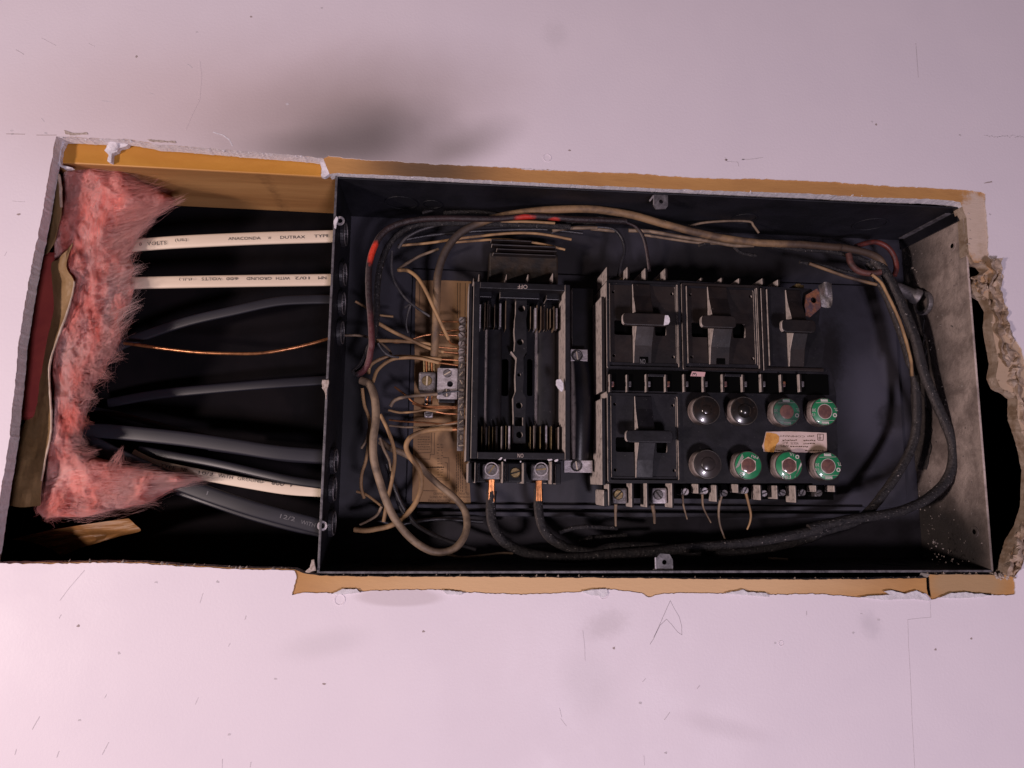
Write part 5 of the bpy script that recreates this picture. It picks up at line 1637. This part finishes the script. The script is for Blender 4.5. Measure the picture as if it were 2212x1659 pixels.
# left tangle
LW = [
    ('thick tan loop of wire hanging at the lower left of the box', M['tan_grey'], 3.7, 3.0, W('c4', [(318, 272, 40), (375, 300, 36), (415, 400, 32), (424, 550, 28), (405, 700, 26), (410, 850, 25), (450, 1000, 26), (500, 1150, 26), (570, 1290, 27), (680, 1420, 28), (800, 1500, 30), (900, 1520, 32), (1000, 1490, 36), (1068, 1400, 42), (1085, 1300, 48),
                                                                             (1060, 1200, 54), (980, 1110, 60), (880, 1030, 66), (790, 945, 70), (720, 862, 72), (620, 800, 72), (520, 762, 72), (455, 715, 74)], 40), None),
    ('whitish insulated wire curling back to the neutral bar', M['tan'], 2.5, 2.3, W('c4', [(270, 1355, 60), (350, 1362, 56), (430, 1350, 54), (520, 1330, 54), (600, 1288, 56), (690, 1195, 60), (742, 1095, 62), (755, 1000, 62), (730, 905, 62), (670, 825, 62), (643, 750, 62), (680, 682, 62), (780, 640, 63), (890, 626, 65), (978, 626, 66)], 60),
     (W('c4', [(970, 626), (1018, 626)], 66), 2.0)),
    ('upper tan wire of the arched pair to the neutral bar', M['tan'], 1.7, 1.5, W('c4', [(368, 225), (388, 160), (470, 112), (560, 100), (640, 98), (760, 105), (900, 120)], (56, 64)), (W('c4', [(890, 119), (1022, 126)], 66), .9)),
    ('lower tan wire of the arched pair to the neutral bar', M['tan'], 1.7, 1.6, W('c4', [(402, 285), (438, 195), (530, 125), (630, 108), (740, 112), (880, 145)], (50, 62)), (W('c4', [(870, 143), (1022, 163)], 66), .9)),
    ('grey thin wire meeting the arched tan pair', M['greywire'], 1.3, 1.2, W('c4', [(438, 0), (468, 50), (520, 92), (590, 104)], (44, 54)), None),
    ('brown wire crossing in front of the pale zinc plate', M['tan_grey'], 1.8, 1.6, W('c4', [(528, 462), (560, 418), (640, 392), (760, 380), (872, 372)], (60, 58)), (W('c4', [(865, 372), (950, 358), (1035, 350)], (58, 60)), .9, M['blackwire'])),
    ('reddish bare wire just below the pale zinc plate', M['copper'], 1.0, 1.0, W('c4', [(560, 320), (640, 380), (700, 432), (780, 460), (900, 463), (1020, 466)], (68, 66)), None),
    ('bare wire parallel to the neutral bar feed, second below the plate', M['copper'], .9, .9, W('c4', [(690, 440), (780, 470), (900, 474), (1020, 476)], (67, 66)), None),
    ('tan and copper wire passing over the small clamp foot', M['tan'], 1.1, 1.0, W('c4', [(515, 488), (600, 506), (700, 500), (780, 488), (860, 498)], (62, 62)), (W('c4', [(850, 497), (930, 512), (1020, 516)], (62, 66)), .9)),
    ('thin copper wire low on the brown label', M['copper'], .9, .9, W('c4', [(520, 560), (640, 572), (780, 578), (900, 590), (960, 582), (1022, 568)], (74, 67)), None),
    ('thin brown wire just above the whitish neutral wire', M['tan_grey'], 1.1, 1.1, W('c4', [(520, 600), (650, 612), (800, 612), (920, 592), (1022, 580)], (74, 68)), None),
    ('tan wire hanging closest to the left wall', M['tan'], 1.5, 1.5, W('c4', [(325, 330), (340, 450), (374, 550), (376, 680), (352, 850), (322, 950), (318, 1050), (340, 1130)], (44, 46)), None),
    ('tan wire bowing to the right of the thick tan loop', M['tan'], 1.7, 1.7, W('c4', [(455, 520), (505, 620), (548, 740), (560, 850), (540, 1000), (510, 1130), (480, 1300)], (44, 42)), None),
    ('short brown wire tip left of the thick tan loop', M['tan_grey'], 1.2, 1.0, W('c4', [(318, 765), (352, 710), (372, 620)], (52, 48)), None),
    ('brown wire behind the thick tan loop', M['tan_grey'], 1.3, 1.3, W('c4', [(452, 690), (480, 770), (520, 850), (538, 930)], (50, 50)), None),
    ('orange brown wire near the lower cable clamp', M['tan'], 1.3, 1.1, W('c4', [(285, 1078), (350, 1100), (420, 1150), (470, 1190)], (54, 48)), None),
    ('brown wire bending to the lower left corner', M['tan_grey'], 1.4, 1.1, W('c4', [(468, 1185), (430, 1250), (370, 1290), (310, 1318)], (46, 58)), None),
    ('black wire behind the loop at the lower left', M['blackwire'], 2.0, 2.0, W('c4', [(560, 1030), (600, 1190), (680, 1290), (760, 1350), (900, 1420), (1150, 1500)], (64, 66)), None),
    ('second black wire behind the loop at the lower left', M['blackwire'], 1.8, 1.8, W('c4', [(500, 880), (545, 1010), (620, 1190), (730, 1330), (860, 1400)], (58, 66)), None),
    ('third black wire in the lower left shadow', M['blackwire'], 1.8, 1.8, W('c4', [(400, 1270), (560, 1320), (700, 1300), (900, 1280), (1200, 1300)], (70, 80)), None),
    ('thin tan wire along the floor of the box', M['tan_grey'], 1.2, 1.0, W('c4', [(940, 1535), (1040, 1556), (1180, 1545), (1330, 1526), (1420, 1528)], (60, 62)), None),
    ('tan wire slanting across the thick cable to the neutral bar', M['tan'], 1.9, 1.6, W('c3', [(640, 932, 62), (720, 938, 56), (800, 1000, 48), (870, 1120, 42), (930, 1250, 42), (1000, 1400, 48), (1038, 1480, 56)], 50), (W('c3', [(1034, 1474), (1060, 1515), (1120, 1525)], (57, 66)), .9)),
    ('grey wire dropping from the cream stub at the upper left', M['greywire'], 1.3, 1.2, W('c3', [(590, 780), (585, 900), (600, 1000), (650, 1095), (722, 1180), (800, 1240), (890, 1298)], (60, 66)), None),
    ('short bent grey wire beside the brown label', M['greywire'], 1.2, 1.1, W('c3', [(690, 1230), (735, 1205), (715, 1280), (702, 1360), (716, 1432)], (64, 72)), None),
    ('tan wire passing under the thick cable to the fifth screw', M['tan'], 1.8, 1.6, W('c3', [(468, 1345, 44), (600, 1420, 54), (750, 1490, 62), (880, 1548, 66), (1000, 1580, 67)], 60), (W('c3', [(990, 1578), (1120, 1590)], 67), .9)),
    ('upper straight tan wire under the thick cable', M['tan'], 1.8, 1.5, W('c3', [(468, 1490, 50), (650, 1494, 60), (850, 1510, 66), (960, 1542, 67)], 60), (W('c3', [(950, 1540), (1120, 1556)], 67), .9)),
    ('copper wire reaching the third screw of the neutral bar', M['copper'], 1.0, 1.0, W('c3', [(540, 1480), (620, 1505), (720, 1490), (820, 1455), (920, 1442), (1120, 1450)], (62, 67)), None),
    ('copper wire reaching the second screw of the neutral bar', M['copper'], .9, .9, W('c3', [(980, 1425), (1050, 1412), (1120, 1406)], (70, 67)), None),
    ('copper wire reaching the top screw of the neutral bar', M['copper'], .9, .9, W('c3', [(970, 1338), (1050, 1340), (1120, 1342)], (70, 67)), None),
    ('brown wire slanting up behind the thick tan cable', M['tan_grey'], 1.6, 1.3, W('c3', [(640, 930), (700, 885), (800, 825), (960, 765)], (62, 66)), None),
    ('orange wire stub at the upper left of the brown label', M['tan'], 1.2, 1.0, W('c3', [(300, 1180), (370, 1220), (450, 1280), (600, 1300)], (66, 72)), None),
    ('brown wire by the left wall above the arched pair', M['tan_grey'], 1.2, 1.2, W('c3', [(200, 1450), (330, 1450), (450, 1480), (560, 1560), (600, 1640)], (62, 60)), None),
]
for lb, m_, ra, rb, pts, br in LW:
    wire('loose_wire', lb, 'wire', pts, ra, m_, bare=br, r1=rb, jit=.03, n=12)

# wire tails at the lower terminals
for lb, m_, r_, pts in (
        ('stub of wire under the brass screw lug', M['tan_grey'], 1.6, W('c6', [(322, 985), (320, 1060), (322, 1145)], (48, 56))),
        ('brown wire under the second lug of the fuse panel', M['tan_grey'], 1.9, W('c6', [(588, 990), (600, 1060), (604, 1125)], (48, 58))),
        ('copper tipped wire at the third lower terminal', M['tan_grey'], 1.1, W('c6', [(806, 915), (812, 990), (840, 1095)], (44, 60))),
        ('copper tipped wire at the fourth lower terminal', M['tan_grey'], 1.1, W('c6', [(950, 915), (958, 1010), (1012, 1120)], (44, 60))),
        ('long olive wire tail reaching the charred cables', M['tan_grey'], 1.3, W('c6', [(1090, 920), (1072, 1000), (1070, 1080), (1085, 1160), (1120, 1250)], (46, 52))),
        ('curved olive wire tail at the sixth lower terminal', M['tan'], 1.3, W('c6', [(1262, 890), (1285, 980), (1302, 1060), (1295, 1120), (1275, 1170)], (44, 52)))):
    wire('wire_tail', lb, 'wire', pts, r_, m_, r1=r_ * .6, group='wire tails under the fuse panel')
wire('wire_tail', 'ash speckled wire end below the main fuse block', 'wire', W('c4', [(1755, 1378), (1850, 1345), (1960, 1335)], (62, 62)) + W('c6', [(100, 1150), (330, 1160)], (64, 70)), 2.2, M['charred'], jit=.12, group='wire tails under the fuse panel')
wire('wire_tail', 'second ash speckled wire in the bottom gutter', 'wire', W('c4', [(1890, 1440), (1990, 1415)], (66, 68)) + W('c6', [(150, 1225), (400, 1210)], (70, 74)), 1.8, M['charred'], jit=.12, group='wire tails under the fuse panel')
wire('wire_tail', 'brown wire scrap on the floor of the box right of the ear', 'wire', W('c6', [(1430, 1382), (1500, 1384), (1570, 1388)], 50), 1.2, M['tan_grey'], group='wire tails under the fuse panel')
